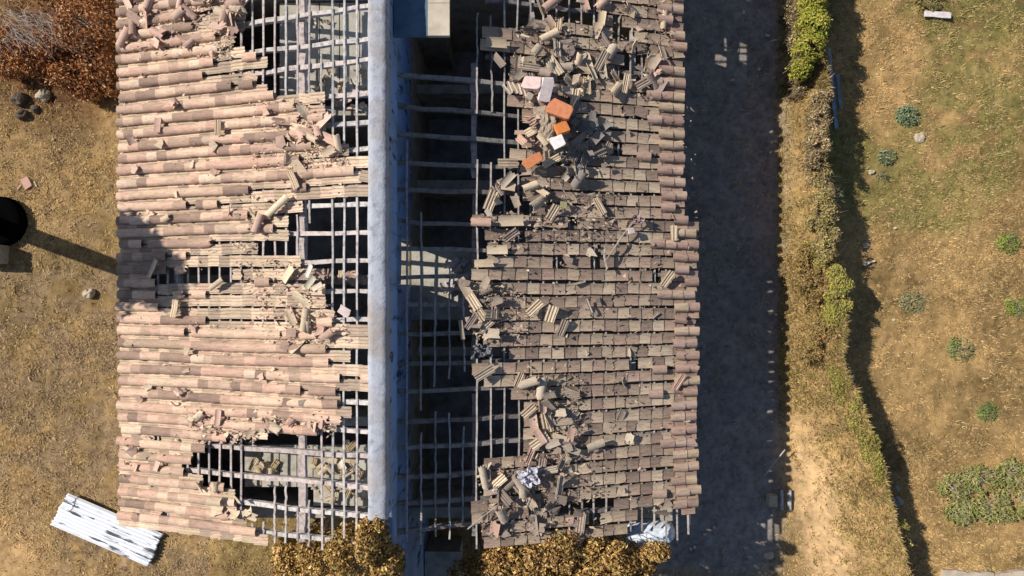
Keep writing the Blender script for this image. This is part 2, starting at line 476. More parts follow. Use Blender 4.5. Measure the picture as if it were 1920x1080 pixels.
# ---- walls
def rough_wall(name, x0, x1, y0, y1, z0, z1, mt, amp=.02, step=.07, seed=1, topamp=None, parent=bld):
    """closed box with a finely divided, uneven top and long faces; long axis Y"""
    ny = max(2, int((y1 - y0) / step)); topamp = amp if topamp is None else topamp
    Y = np.linspace(y0, y1, ny + 1)
    nz = max(1, int((z1 - z0) / .12)) ; nz = min(nz, 22)
    Z = np.linspace(z0, z1, nz + 1)
    r = min(.05, (x1 - x0) * .2)
    prof = [(x0, z, 'l') for z in Z[:-1]] + [(x0, z1 - r, 'l')] + [(x0 + r, z1, 't')] + [(x0 + (x1 - x0) * f, z1 + .012, 't') for f in (.3, .5, .7)] + [(x1 - r, z1, 't'), (x1, z1 - r, 'r')] + [(x1, z, 'r') for z in Z[:-1][::-1]]
    m = len(prof); V = np.zeros((ny + 1, m, 3))
    for k, (px_, pz_, fl) in enumerate(prof):
        nn = noise(Y, np.full_like(Y, pz_ * 1.7 + px_ * 3), .35, seed + (0 if fl != 't' else 5), 4) - .5
        V[:, k, 0] = px_ + (nn * amp * 2 if fl != 't' else nn * amp)
        V[:, k, 1] = Y
        V[:, k, 2] = pz_ + (nn * topamp * 2 if fl == 't' or abs(pz_ - (z1 - r)) < 1e-6 else 0)
    idx = np.arange((ny + 1) * m).reshape(ny + 1, m)
    A = idx[:-1, :-1].ravel(); B = idx[1:, :-1].ravel(); C = idx[1:, 1:].ravel(); D = idx[:-1, 1:].ravel()
    Q = np.stack([A, B, C, D], 1)
    cl = np.stack([idx[:-1, -1], idx[1:, -1], idx[1:, 0], idx[:-1, 0]], 1)
    o = npmesh(name, V.reshape(-1, 3), [Q, cl, idx[0][None, :], idx[-1][None, ::-1]], mt, parent, None, smooth=True)
    return o

YB, YT = -5.55, 7.15
dy0, dy1 = .08, 1.12
rough_wall('ridge_wall', WX0 + .01, WX1 - .01, YB, YT, 0, 3.0, M_PLASTER, .01, .3)
YC = -4.42
rough_wall('ridge_wall', WX0 + .01, WX1, YC, dy0, 3.0, 5.62, M_BLUE, .022, .06, 3)
rough_wall('ridge_wall', WX0 + .01, WX1, YB, YC, 3.0, 5.05, M_BLUE, .03, .06, 7)
rough_wall('ridge_wall', WX0 + .01, WX1 - .005, -9.5, YB - .005, 0, 4.7, M_BLUE, .03, .12, 8)
rough_wall('ridge_wall', WX0 + .01, WX1, dy1, YT, 3.0, 5.62, M_BLUE, .022, .06, 4)
rough_wall('ridge_wall', WX0 + .01, WX1, dy0 + .003, dy1 - .003, 4.35, 5.62, M_BLUE, .022, .06, 5)
cap = rough_wall('wall_cap', WX0 - .02, WX1 + .012, YC - .03, YT, 5.60, WTOP, M_CAP, .022, .035, 9, .016)
tag(cap, 'rough whitewashed top of the ridge wall')

def wallbox(name, lo, hi, mt=M_PLASTER):
    w = MB(); w.box(lo, hi); return w.build(name, mt, bld)
wallbox('outer_wall', (-8.95, YB, 0), (-8.65, YT, 3.05))
wallbox('outer_wall', (3.55, YB, 0), (3.85, YT, 3.05))
wallbox('end_wall', (-8.64, YB + .05, 0), (WX0, YB + .30, 3.0))
wallbox('end_wall', (WX1, YB + .05, 0), (3.54, YB + .30, 3.0))
wallbox('end_wall', (-8.64, YT - .3, 0), (WX0, YT - .02, 3.3))
wallbox('end_wall', (WX1, YT - .3, 0), (3.54, YT - .02, 3.3))
for (x0, x1, y) in ((-8.64, WX0, .20), (-8.64, WX0, 4.25), (-8.64, WX0, -3.2), (WX1, 3.54, 2.6), (WX1, 3.54, -1.6), (WX1, 3.54, 5.0)):
    z1 = 3.0 if x0 < -3 else 2.3
    wallbox('partition_wall', (x0, y - .11, 0), (x1, y + .11, z1 + R.uniform(-.1, .02)))
fl = MB(); fl.box((-8.64, YB + .3, .0), (3.54, YT - .3, .03)); fl.build('floor', M_FLOOR, bld)
# attic boards left in the end rooms
def boards(x0, x1, y0, y1, z, step=.5, along='Y', name='attic_floor', ragged=.0, mt=M_SLAB):
    w = MB(); x = x0
    while x < x1 - .02:
        xe = min(x1, x + step)
        ya = y0 + R.uniform(0, ragged); dz = R.normal(0, .006)
        w.box((x + .012, ya, z - .05 + dz), (xe - .012, y1, z + dz))
        x = xe
    return w.build(name, mt, bld)
boards(-5.55, WX0 - .01, 4.55, 6.8, 3.06, .48)
boards(-6.4, -4.75, -4.75, -3.75, 3.02, .42)
boards(-4.75, WX0 - .01, -5.2, -3.75, 3.04, .5)
w = MB(); w.box((WX1 + .01, -.75, 2.98), (-.80, .92, 3.10)); w.build('attic_floor', M_SLAB, bld)
w = MB(); w.box((WX1 + .01, 5.08, 5.12), (-1.70, 7.1, 5.20)); o = w.build('roof_slab', mat('slab_shade_tone', (.13,.20,.27), .95, mix=(.08,.13,.19), scale=3, bump=.3), bld); tag(o, 'slab beside the ridge wall, its shade painted in dark blue grey')  # the ridge wall's shade on this slab is put into its dark colour
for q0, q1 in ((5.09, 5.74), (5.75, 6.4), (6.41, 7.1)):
    w = MB(); w.box((-1.697, q0, 5.11), (-1.26, q1, 5.21)); w.build('sunlit_toned_slab', mat('slab_sun_tone', (.62,.54,.43), .95, mix=(.46,.39,.3), scale=3, bump=.3), bld)  # sunlit part of the same slab, its brightness painted as a pale colour
w = MB(); w.box((WX1 + .01, 6.3, 0), (-1.7, 6.9, 5.115)); w.build('closet_wall', M_PLASTER, bld)
# unseen block added past the top edge to widen the yard's shadow
ob = empty('added_shade_block', (1, 9, 0), 'unseen flat roofed block added past the far end of the ruined building to shade the yard', 'building')
for lo, hi in (((-2.0, 7.25, 0), (3.04, 7.42, 4.3)), ((-2.0, 12.3, 0), (3.25, 12.5, 4.3)), ((-2.0, 7.423, 0), (-1.8, 12.297, 4.3)),
               ((3.05, 7.25, 0), (3.25, 12.297, 2.28)), ((3.05, 7.25, 3.22), (3.25, 12.297, 4.3)), ((3.05, 7.25, 2.283), (3.25, 7.50, 3.217)), ((3.05, 8.45, 2.283), (3.25, 12.297, 3.217)),
               ((3.05, 7.503, 2.72), (3.25, 8.447, 2.88)), ((3.05, 7.86, 2.283), (3.25, 7.98, 2.717)), ((3.05, 7.98, 2.283), (3.25, 8.447, 2.50)), ((3.05, 7.503, 2.883), (3.25, 7.80, 3.217))):
    w = MB(); w.box(lo, hi); w.build('wall', M_PLASTER, ob)
for x0 in np.arange(-2.1, 3.3, .27):  # roof gaps and wall openings shaped to drop light patches on the yard
    for (ya, yb) in ([(7.2, 12.6)] if not (.2 < x0 < 2.3) else [(7.2, 7.55), (9.6, 12.6)]):
        w = MB(); w.box((x0 + R.uniform(0, .02), ya + R.uniform(0, .1), 4.303), (x0 + .268, yb, 4.36 + R.uniform(0, .02))); w.build('roof_board', M_WOOD, ob)
for y0 in (7.62, 7.78, 7.97, 8.2, 8.38, 8.62, 8.8, 9.1, 9.4):
    w = MB(); w.bar((.1, y0, 4.28), (2.4, y0 + .03, 4.28), .05, .04, c=(.4, .36, .32)); w.build('batten', M_WOOD, ob)

# ------------------------------------------------------------------ terrain
CREST = [(-200,1545),(0,1545),(60,1552),(150,1545),(180,1548),(300,1545),(400,1548),(470,1556),(520,1576),(600,1588),(660,1580),(700,1592),(760,1612),(850,1648),(950,1672),(1020,1690),(1080,1702),(1300,1720)]
def crest_x(Y):
    k = G * (1 - 1.25 / CZ)
    py = 540 - np.asarray(Y) / k
    ys = [c[0] for c in CREST]; xs = [c[1] for c in CREST]
    return (np.interp(py, ys, xs) - 960) * k
def height(X, Y):
    X = np.asarray(X, float); Y = np.asarray(Y, float)
    cx = crest_x(Y) + (noise(Y, Y * 0, .8, 31) - .5) * .18
    wid = np.clip(cx - 7.75, .5, 2.1)
    t = np.clip((X - (cx - wid)) / wid, 0, 1); t = t * t * (3 - 2 * t)
    fall = np.clip((X - cx) / .22, 0, 1)
    amp = np.clip(1 - (np.abs(Y) - 9) / 4, 0, 1)
    h = t * (1 - fall * fall * (3 - 2 * fall)) * np.interp(Y, [-7, -3, .6, 1.5], [1.30, 1.22, 1.24, 1.32]) * amp
    rough = np.where((X < -9) | (X > 3.9) | (Y < -5.8) | (Y > 7.3), 1, 0)
    h = h + rough * ((noise(X, Y, .5, 3, 3) - .5) * .10 + (noise(X, Y, 2.5, 8, 2) - .5) * .10)
    return h
def ax(lo, hi, st):
    core = np.arange(lo, hi + st / 2, st)
    out = [hi + st * (1.35 ** k) for k in range(4, 27)]
    inn = [lo - st * (1.35 ** k) for k in range(4, 27)]
    return np.array(inn[::-1] + list(core) + out)
gx = ax(-17, 17, .075); gy = ax(-10, 10, .075)
GX, GY = np.meshgrid(gx, gy)
def ground_color(X, Y):
    n1 = noise(X, Y, 1.6, 21, 4); n2 = noise(X, Y, .45, 22, 3); n3 = noise(X, Y, 3.3, 23, 2); n4 = noise(X, Y, .16, 24, 2)
    tan = np.array([.46, .295, .125]); dark = np.array([.22, .148, .062]); green = np.array([.19, .19, .055]); sand = np.array([.58, .37, .17]); brown = np.array([.30, .205, .12])
    def mixc(a, b, t): return a * (1 - t[..., None]) + b * t[..., None]
    S = lambda v, a, b: np.clip((v - a) / (b - a), 0, 1)
    c = np.broadcast_to(tan, X.shape + (3,)).copy()
    right = X > crest_x(Y)
    c = mixc(c, dark, S(n1, .42, .66) * .8)
    gr = S(n3, .50, .66) * np.where(right, .72, .3) * S(n2, .25, .6)
    gr = np.where((X > 12) & (Y < -1), gr * 1.3, gr)
    c = mixc(c, green, np.clip(gr, 0, 1))
    c = mixc(c, sand, S(n2, .6, .85) * .45)
    left = X < -8.8
    c = np.where(left[..., None], mixc(c, brown, S(n2, .2, .6) * np.where(Y < .5, .85, .45)), c)
    pt = np.exp(-(((X + 15.1) / 1.5) ** 2 + ((Y + 8.3) / 1.6) ** 2))          # bare sandy patch bottom-left
    c = mixc(c, sand, np.clip(pt * 1.6, 0, .95))
    tr = np.exp(-((X - (8.75 - .22 * (Y + 6.5))) / .62) ** 2) * S(-Y, 3.2, 5.5)
    c = mixc(c, np.array([.58, .385, .20]), np.clip(tr * 1.3, 0, .95))
    redd = np.exp(-(((X + 13.2) / 2.0) ** 2 + ((Y - 6.8) / 1.8) ** 2))
    c = mixc(c, np.array([.16, .075, .035]), np.clip(redd * 1.5, 0, .9))
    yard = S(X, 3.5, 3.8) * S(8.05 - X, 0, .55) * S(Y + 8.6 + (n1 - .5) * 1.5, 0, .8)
    c = mixc(c, np.array([.29, .27, .27]), .82 * yard)  # grey shade tone painted into the ground out to the cast shadow's edge
    return c * (1 + (n4 - .5) * .5)[..., None]
Hh = height(GX, GY)
far = (np.abs(GX) > 18) | (np.abs(GY) > 12)
Hh = np.where(far, Hh * .3, Hh)
inside = (GX > -9.0) & (GX < 3.8) & (GY > -5.5) & (GY < 7.1)
Hh = np.where(inside, -.05, Hh)
nyy, nxx = GX.shape
idx = np.arange(nyy * nxx).reshape(nyy, nxx)
Q = np.stack([idx[:-1, :-1].ravel(), idx[:-1, 1:].ravel(), idx[1:, 1:].ravel(), idx[1:, :-1].ravel()], 1)
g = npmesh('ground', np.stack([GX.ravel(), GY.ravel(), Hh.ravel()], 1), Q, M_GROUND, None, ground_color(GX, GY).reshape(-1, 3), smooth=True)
tag(g, kind='structure')

# ------------------------------------------------------------------ grass
def grass(n, box, dens, hmin, hmax, colf, name='dry_grass', rows=None, w=.012, lean=.9):
    x = R.uniform(box[0], box[1], n); y = R.uniform(box[2], box[3], n)
    d = dens(x, y); keep = R.random(n) < d; x = x[keep]; y = y[keep]; n = len(x)
    z = height(x, y) - .005
    c = colf(x, y); B = 4
    V = []; C = []
    for b in range(B):
        a = R.uniform(0, 2 * math.pi, n); big = np.where(noise(x, y, .35, 44) > .62, 1.7, 1.0); h = R.uniform(hmin, hmax, n) * big; ln = R.uniform(.03, .12, n) * big
        ox = x + R.normal(0, .03, n); oy = y + R.normal(0, .03, n); ww = w * R.uniform(.6, 1.5, n)
        dx, dy = np.cos(a), np.sin(a)
        p0 = np.stack([ox - dy * ww, oy + dx * ww, z], 1); p1 = np.stack([ox + dy * ww, oy - dx * ww, z], 1)
        p2 = np.stack([ox + dx * ln, oy + dy * ln, z + h], 1)
        V.append(np.stack([p0, p1, p2], 1).reshape(-1, 3))
        v = R.uniform(.7, 1.45, n)[:, None]
        C.append(np.repeat(c * v, 3, axis=0))
    V = np.concatenate(V); C = np.concatenate(C)
    o = npmesh(name, V, np.arange(len(V)).reshape(-1, 3), M_GRASS, None, C)
    return tag(o, kind='stuff')
def outside(x, y):
    bl = (x > -9.0) & (x < 3.9) & (y > -5.7) & (y < 7.4)
    return np.where(bl, 0., 1.)
def dens_f(x, y):
    d = (.25 + .75 * np.clip((noise(x, y, 1.7, 43) - .36) * 4, 0, 1)) * (.3 + .7 * np.clip((noise(x, y, .45, 41) - .38) * 4, 0, 1))
    yard = (x > 3.6) & (x < 7.85); d = np.where(yard, d * .12, d)
    sandy = np.exp(-(((x + 15.1) / 1.3) ** 2 + ((y + 8.3) / 1.4) ** 2)) + np.exp(-((x - (8.75 - .22 * (y + 6.5))) / .6) ** 2) * (y < -4)
    return d * outside(x, y) * (1 - np.clip(sandy * 1.3, 0, .95))
def gcol(x, y):
    c = ground_color(x, y); t = R.random(len(x))[:, None]
    straw = np.array([.58, .42, .20]); return np.where(t < .33, c * .4 + straw * .6, np.where(t > .85, c * .62, c * 1.1))
grass(230000, (-16.5, 16.5, -9.5, 9.5), dens_f, .012, .055, gcol, w=.012)

# ------------------------------------------------------------------ plants
def leaf_cloud(blobs, n, size, pal, pw=None, up=.35, shell=.45, droop=0):
    """blobs: (cx,cy,cz, rx,ry,rz, weight)"""
    B = np.array([b[:6] for b in blobs], float); wt = np.array([b[6] for b in blobs], float); wt /= wt.sum()
    k = R.choice(len(B), n, p=wt)
    d = R.normal(0, 1, (n, 3)); d /= np.linalg.norm(d, axis=1)[:, None]
    r = R.uniform(shell, 1.0, n) ** .6 * (1 + R.normal(0, .08, n))
    P = B[k, :3] + d * r[:, None] * B[k, 3:]
    # clumping
    cl = noise(P[:, 0] + P[:, 2] * .7, P[:, 1] + P[:, 2] * .3, .22, 51, 2)
    keep = cl > R.uniform(.22, .66, n)
    P = P[keep]; d = d[keep]; n = len(P)
    P[:, 2] = np.maximum(P[:, 2], height(P[:, 0], P[:, 1]) + .02)
    nrm = d * .6 + R.normal(0, .6, (n, 3)); nrm[:, 2] += up; nrm /= np.linalg.norm(nrm, axis=1)[:, None]
    a = np.cross(nrm, R.normal(0, 1, (n, 3))); a /= np.linalg.norm(a, axis=1)[:, None]; b = np.cross(nrm, a)
    s = (size * R.uniform(.45, 1.7, n))[:, None]
    bend = nrm * s * .25
    V = np.stack([P - a * s, P - b * s * .45 + bend, P + a * s, P + b * s * .45 + bend], 1).reshape(-1, 3)
    pal = np.array(pal); ci = R.choice(len(pal), n, p=pw)
    tone = .75 + .5 * noise(P[:, 0], P[:, 1], .35, 61, 2)
    C = pal[ci] * (tone * R.uniform(.75, 1.25, n))[:, None]
    Q = np.arange(4 * n).reshape(-1, 4)
    return V, Q, np.repeat(C, 4, axis=0)
def stems(mb, base, blobs, n, r=.012, col=(.22, .17, .12), L=1.0):
    for _ in range(n):
        b = blobs[R.integers(len(blobs))]
        d = R.normal(0, 1, 3); d /= np.linalg.norm(d); d[2] = abs(d[2])
        tip = np.array(b[:3]) + d * np.array(b[3:6]) * R.uniform(.7, 1.12) * L
        s = np.array(base) + np.array([R.normal(0, .1), R.normal(0, .1), 0])
        mid = (s + tip) / 2 + R.normal(0, .08, 3); mid[2] += .06
        q = (mid + tip) / 2 + R.normal(0, .04, 3)
        mb.tube([s, mid, q, tip], [r * 1.6, r, r * .7, r * .3], c=np.array(col) * R.uniform(.7, 1.4), n=4)
        for _k in range(3):
            t2 = q + R.normal(0, .14, 3) * L; mb.tube([mid * .4 + q * .6, t2], [r * .5, r * .2], c=np.array(col) * R.uniform(.8, 1.5), n=3)
def shrub(name, label, cat, blobs, n, size, pal, pw=None, nst=20, group=None, scol=(.22, .17, .12), r=.012, **kw):
    cx = float(np.mean([b[0] for b in blobs])); cy = float(np.mean([b[1] for b in blobs])); z0 = float(height(cx, cy))
    e = empty(name, (cx, cy, z0), label, cat, group)
    V, Q, C = leaf_cloud(blobs, n, size, pal, pw, **kw)
    npmesh('foliage', V, Q, M_LEAF, e, C)
    if nst:
        mb = MB()
        for b in blobs: stems(mb, (b[0], b[1], max(0, float(height(b[0], b[1])) - .03)), [b], max(2, nst // len(blobs)), r, scol)
        mb.build('stem', M_TWIG, e)
    return e

GOLD = [[.50,.31,.10],[.38,.22,.07],[.66,.46,.20],[.26,.15,.055],[.36,.28,.09],[.16,.085,.035]]
# golden shrub at the foot of the ridge wall (left of the two)
def P3(px, py, z): v = at(px, py, z); return (v.x, v.y, v.z)
def bl(px, py, z, rx, ry=None, rz=None, w=1.0):
    v = at(px, py, z); ry = ry or rx; rz = rz or rx; return (v.x, v.y, v.z, rx, ry, rz, w)
shrub('golden_shrub', 'golden leafed shrub growing against the end of the whitewashed ridge wall', 'shrub',
      [bl(548,1040,3.2,.42,.5,.5), bl(595,1032,3.9,.46,.5,.55), bl(650,1030,4.3,.46,.5,.6), bl(700,1015,5.2,.34,.42,.55,.9), bl(712,975,5.65,.10,.20,.22,.18), bl(690,992,5.4,.20,.2,.3,.35), bl(640,1085,3.6,1.1,.7,.9,1.6), bl(728,1066,5.1,.32,.5,.6,.8), bl(560,1095,2.6,.7,.5,.7)],
      56000, .037, GOLD, [.26,.22,.18,.12,.14,.08], 60)
shrub('russet_shrub', 'wide golden brown shrub growing below the lower eave beside the dark gap', 'shrub',
      [bl(880,1078,3.3,.5,.42,.5,.7), bl(935,1052,3.7,.5,.42,.5), bl(990,1042,3.9,.55,.45,.6), bl(1050,1030,3.9,.5,.45,.55), bl(1105,1038,3.7,.5,.45,.55), bl(1155,1055,4.0,.45,.42,.5), bl(1232,1034,3.95,.30,.20,.3,.5), bl(1195,1056,3.8,.4,.33,.4,.6), bl(1120,1125,3.9,1.2,.6,.7,1.8), bl(1205,1090,3.6,.4,.36,.4,.7), bl(1000,1100,3.0,1.7,.5,1.0,1.5), bl(1110,1080,3.0,.8,.45,.8)],
      80000, .038, GOLD + [[.26,.13,.06]], [.22,.20,.14,.13,.12,.09,.10], 80)
# red-brown shrub at the top-left
RED = [[.46,.19,.07],[.36,.15,.055],[.54,.28,.12],[.24,.10,.04],[.64,.42,.24],[.16,.08,.04]]
shrub('red_brown_shrub', 'large dry red brown shrub in the upper left corner beside the roof edge', 'shrub',
      [bl(170,40,.9,.95,.9,.7,1.6), bl(190,120,.6,.6,.6,.5), bl(130,140,.5,.7,.45,.4), bl(60,110,.5,.7,.55,.4), bl(20,75,.5,.5,.4,.4,.6), bl(110,90,.6,.8,.6,.5), bl(205,20,1.3,.55,.8,.7), bl(20,125,.4,.5,.4,.3,.5), bl(100,-30,.9,1.5,.8,.8,1.2), bl(165,165,.4,.5,.4,.35,.6), bl(212,150,.4,.3,.5,.4,.5)],
      36000, .038, RED, [.26,.22,.16,.16,.08,.12], 90, scol=(.24,.15,.1))
mb = MB()
tw = empty('bare_brushwood', at(90, 45), 'tangle of bare grey twigs among the red brown shrub', 'brushwood')
for k in range(300):
    s = np.array(at(R.uniform(0, 165), R.uniform(15, 75), R.uniform(.7, 1.15))); a = rad(R.normal(-35, 26)); L = R.uniform(.25, .8)
    e_ = s + np.array([math.cos(a) * L, math.sin(a) * L, R.normal(0, .12)]); m_ = (s + e_) / 2 + R.normal(0, .04, 3)
    v = R.uniform(.22, .50); mb.tube([s, m_, e_], [.007, .005, .002], c=(v, v * .82, v * .72), n=3)
for k in range(30):
    s = np.array(at(R.uniform(0, 165), R.uniform(10, 80), 1.1)); b0 = s * 1; b0[2] = .0; b0[0] += R.normal(0, .2)
    mb.tube([b0, s], [.014, .008], c=(.25, .19, .15), n=4)
mb.build('twig', M_TWIG, tw)

# vegetation along the bank
def bank_blobs(y0, y1, n, dx=(0, 0), rx=.2, ry=.3, rz=.22, zo=.1, jit=.08):
    out = []
    for t in np.linspace(y0, y1, n):
        k = G * .9265; Y = (540 - t) * k; X = float(crest_x(Y)) + R.uniform(*dx) + R.normal(0, jit)
        out.append((X, Y + R.normal(0, .05), float(height(X, Y)) + zo, rx * R.uniform(.7, 1.3), ry * R.uniform(.8, 1.3), rz * R.uniform(.8, 1.3), 1))
    return out
GRN = [[.27,.30,.04],[.36,.35,.05],[.42,.38,.08],[.16,.19,.03],[.44,.33,.10]]
DRY = [[.42,.31,.17],[.30,.21,.11],[.52,.40,.24],[.20,.14,.08],[.36,.32,.12]]
OLV = [[.34,.29,.09],[.42,.33,.12],[.26,.24,.07],[.48,.36,.16],[.18,.15,.06]]
shrub('green_shrub', 'bright green shrub at the upper end of the bank hedge', 'shrub', [bl(1524,5,1.3,.34,.42,.45), bl(1522,50,1.4,.38,.42,.5), bl(1518,90,1.5,.40,.40,.5), bl(1500,128,1.2,.30,.34,.35), bl(1524,-40,1.3,.38,.5,.45)], 20000, .034, GRN, [.26,.26,.18,.15,.15], 30)
shrub('twiggy_shrub', 'thin brown twiggy shrub left of the bright green shrub', 'shrub', [bl(1488,20,.8,.22,.5,.4), bl(1492,75,.8,.2,.4,.35), bl(1500,170,.8,.14,.25,.25)], 2600, .024, DRY, None, 60, r=.008)
shrub('dry_hedge', 'dry brown hedge along the narrow upper part of the bank', 'hedge', [(b[0] - .18, *b[1:]) for b in bank_blobs(185, 330, 11, (-.12, .10), .24, .28, .34, .16)], 17000, .028, DRY, [.25,.25,.15,.25,.10], 90, r=.008)
shrub('dry_hedge', 'dark twiggy hedge at the middle of the bank beside the step in the eave', 'hedge', [(b[0] - .10, *b[1:]) for b in bank_blobs(335, 470, 11, (-.14, .10), .25, .28, .30, .12)], 17000, .028, DRY[:2] + OLV[:3], None, 90, r=.008)
shrub('olive_shrub', 'olive green shrub on the bank crest with leafy tips over the shadow', 'shrub', bank_blobs(475, 600, 9, (-.35, .0), .26, .28, .2, .06) + bank_blobs(500, 600, 5, (-.05, .14), .2, .22, .24), 24000, .032, GRN[:3] + OLV[:3], [.12,.12,.08,.22,.24,.22], 50, r=.007)
shrub('rusty_ground_creeper', 'low rusty creeper covering the bank between the shaded yard and the olive shrub', 'creeper', [(b[0] - .55, b[1], b[2], b[3] * 1.8, b[4] * 1.5, .12, 1) for b in bank_blobs(480, 660, 10, (-.3, .2), .26, .3, .1, .0)], 18000, .026, [[.36,.22,.09],[.28,.18,.07],[.42,.29,.13],[.24,.20,.06]], None, 0)
shrub('yellow_green_verge', 'yellow green verge growing along the lower crest of the bank', 'verge', bank_blobs(700, 900, 15, (-.35, -.05), .18, .26, .1, .03), 13000, .026, [[.34,.30,.07],[.26,.26,.06],[.42,.33,.11],[.22,.17,.06]], None, 0)
shrub('leafy_weed', 'small leafy weed at the lowest end of the bank crest', 'weed', [bl(1690,990,.9,.18,.25,.2), bl(1697,1020,.8,.15,.2,.2)], 1600, .03, OLV, None, 10)
shrub('grey_weed', 'feathery grey green weed sticking out over the shadow beside the dark hedge', 'weed', [bl(1552,372,1.1,.16,.10,.12), bl(1575,366,1.2,.12,.05,.05,.4)], 700, .03, [[.22,.24,.15],[.3,.3,.2]], None, 12, scol=(.3,.3,.2))
# grass on the bank
def bank_d(x, y):
    cx = crest_x(y); return np.clip((x > cx - 1.9) & (x < cx + .05) & (x > 7.75), 0, 1) * (.25 + .75 * np.clip((noise(x, y, .4, 71) - .35) * 3, 0, 1)) * (1 - .93 * np.exp(-((x - (8.75 - .22 * (y + 6.5))) / .55) ** 2) * (y < -3.6))
grass(80000, (7.5, 12.2, -9, 9), bank_d, .02, .10, lambda x, y: np.array([.42, .29, .13]) * (.55 + .9 * noise(x, y, .3, 72))[:, None] * np.where((R.random(len(x)) < .3)[:, None], np.array([.72, .9, .6]), 1.0) * np.where((R.random(len(x)) < .2)[:, None], .5, 1.0), 'bank_grass')

# shrubs and weeds in the right field
def weed(px, py, r, label, pal, n=500, name='weed', cat='weed', h=.12, size=.035, nst=16, group=None):
    v = at(px, py); h0 = float(height(v.x, v.y))
    return shrub(name, label, cat, [(v.x, v.y, h0 + h * .4, r, r * .9, h, 1)], n, size, pal, None, nst, group, r=.006, scol=(.25, .25, .14))
BG = [[.22,.30,.17],[.17,.26,.13],[.28,.34,.2]]
weed(1700, 218, .34, 'blue green thistle, the larger of two in the dry field near the hedge', BG, 900)
weed(1661, 295, .27, 'smaller pale green thistle between the hedge shadow and a white stone', BG, 420)
weed(1710, 567, .40, 'faint flat grey green weed in the dry field level with the roof step', [[.26,.26,.13],[.3,.27,.14]], 450, h=.05)
weed(1800, 655, .42, 'green clump of low plants right of the narrow part of the shadow', [[.17,.22,.07],[.22,.24,.09]], 800, h=.08)
weed(1850, 772, .30, 'dark green low plant above the big bramble', [[.13,.19,.05],[.17,.22,.06]], 700, h=.10)
weed(1888, 455, .36, 'low green grass clump by the right edge, topmost of that edge', [[.2,.24,.05],[.26,.26,.07]], 800, h=.08)
weed(1905, 575, .34, 'bright green grass clump at the right edge of the field', [[.22,.27,.05],[.27,.28,.07]], 800, h=.08)
weed(1742, 4, .45, 'brown and green weed behind the white plank at the top edge', [[.2,.2,.06],[.26,.18,.08]], 900, h=.15)
weed(1652, 330, .1, 'tiny weed beside the pale stone near the shadow edge', OLV, 80, h=.06)
shrub('bramble_bush', 'wide green bramble bush with bare grey twigs in the lower right corner', 'bush',
      [bl(1790,915,.15,.50,.45,.22), bl(1840,900,.2,.60,.45,.28), bl(1895,890,.2,.6,.5,.28), bl(1870,950,.2,.8,.5,.25,1.3), bl(1800,960,.15,.45,.4,.2), bl(1930,940,.2,.5,.6,.25)],
      9000, .036, [[.24,.27,.07],[.30,.30,.10],[.19,.21,.06],[.36,.31,.13]], None, 120, scol=(.42,.36,.28), r=.007)

# off-frame slender tree whose shadow falls over the grass and the roof
tb = (-16.0, 2.25, 0)
tree = empty('slender_tree', tb, 'tall slender tree beyond the left edge, casting a shadow across grass and roof', 'tree')
mb = MB(); mb.tube([tb, (-16.0, 2.25, 1.8), (-16.02, 2.25, 3.6), (-16.0, 2.25, 9.5)], [.27, .25, .24, .06], c=(.2, .15, .11), n=10); mb.build('trunk', M_TWIG, tree, True)
V, Q, C = leaf_cloud([(-16.0,2.45,5.4,.75,.75,.8,.8), (-16.0,2.75,6.6,1.0,1.0,1.0,1.3), (-16,3.1,7.9,1.3,1.3,1.15,2.0), (-16,3.15,9.1,1.05,1.05,.95,1.3), (-16.0,3.1,10.1,.65,.65,.75,.6)], 29000, .13, [[.07,.11,.03],[.1,.14,.04]], shell=.1)
npmesh('crown', V, Q, M_LEAF, tree, C)

# ------------------------------------------------------------------ single things on the ground
def put(name, mb, mt, label, cat, group=None, smooth=False, loc=(0, 0, 0)):
    e = mb.build(name, mt, None, smooth)
    return tag(e, label, cat, group)
def rock(px, py, r, label, mt=M_STONE, name='rock', cat='rock', group=None, flat=.7, zc=None):
    v = at(px, py, r * .4); n = 10
    V = []; Q = []
    h0 = float(height(v.x, v.y))
    for i in range(n + 1):
        ph = math.pi * i / n
        for j in range(14):
            t = 2 * math.pi * j / 14
            d = np.array([math.sin(ph) * math.cos(t), math.sin(ph) * math.sin(t), math.cos(ph)])
            k = 1 + 1.1 * (noise(d[0] * 2 + px, d[1] * 2 + d[2] * 1.3 + py, 1.0, 5, 2) - .5)
            k = min(k, 1.12); V.append(d * r * k * np.array([1, .9, flat]))
    V = np.array(V) + np.array([v.x, v.y, h0 + r * flat * .45])
    for i in range(n):
        for j in range(14): Q.append([i*14+j, (i+1)*14+j, (i+1)*14+(j+1)%14, i*14+(j+1)%14])
    m = MB(); m.add(V, Q); return put(name, m, mt, label, cat, group)
rock(80, 178, .21, 'round yellowish rock in front of the red brown shrub', M_PALE)
rock(8, 92, .26, 'yellow boulder half hidden by the shrub at the left edge', M_PALE)
rock(66, 205, .14, 'dark brown rock touching the round yellowish rock from below', M_DARKROCK)
rock(36, 186, .22, 'dark brown rock under the shrub near the left edge', M_DARKROCK)
rock(40, 215, .17, 'low dark rock at the lower edge of the rocky patch', M_DARKROCK)
rock(165, 550, .17, 'pale rock alone in the dry grass left of the shaded roof part', M_PALE)
rock(1728, 257, .16, 'flat white stone just below the larger thistle', M_PALE, flat=.35)
rock(1636, 322, .09, 'small pale stone near the smaller thistle', M_PALE)
rock(1625, 460, .10, 'pale stone above the splintered white stick beside the hedge shadow', M_PALE, flat=.4)
rock(1678, 428, .06, 'tiny pale stone right of the hedge shadow', M_PALE)
rock(1676, 600, .05, 'very small white stone in the field beside the lower hedge shadow', M_PALE)
rock(1682, 940, .16, 'grey purple rock on the lower bank crest', M_CONC)
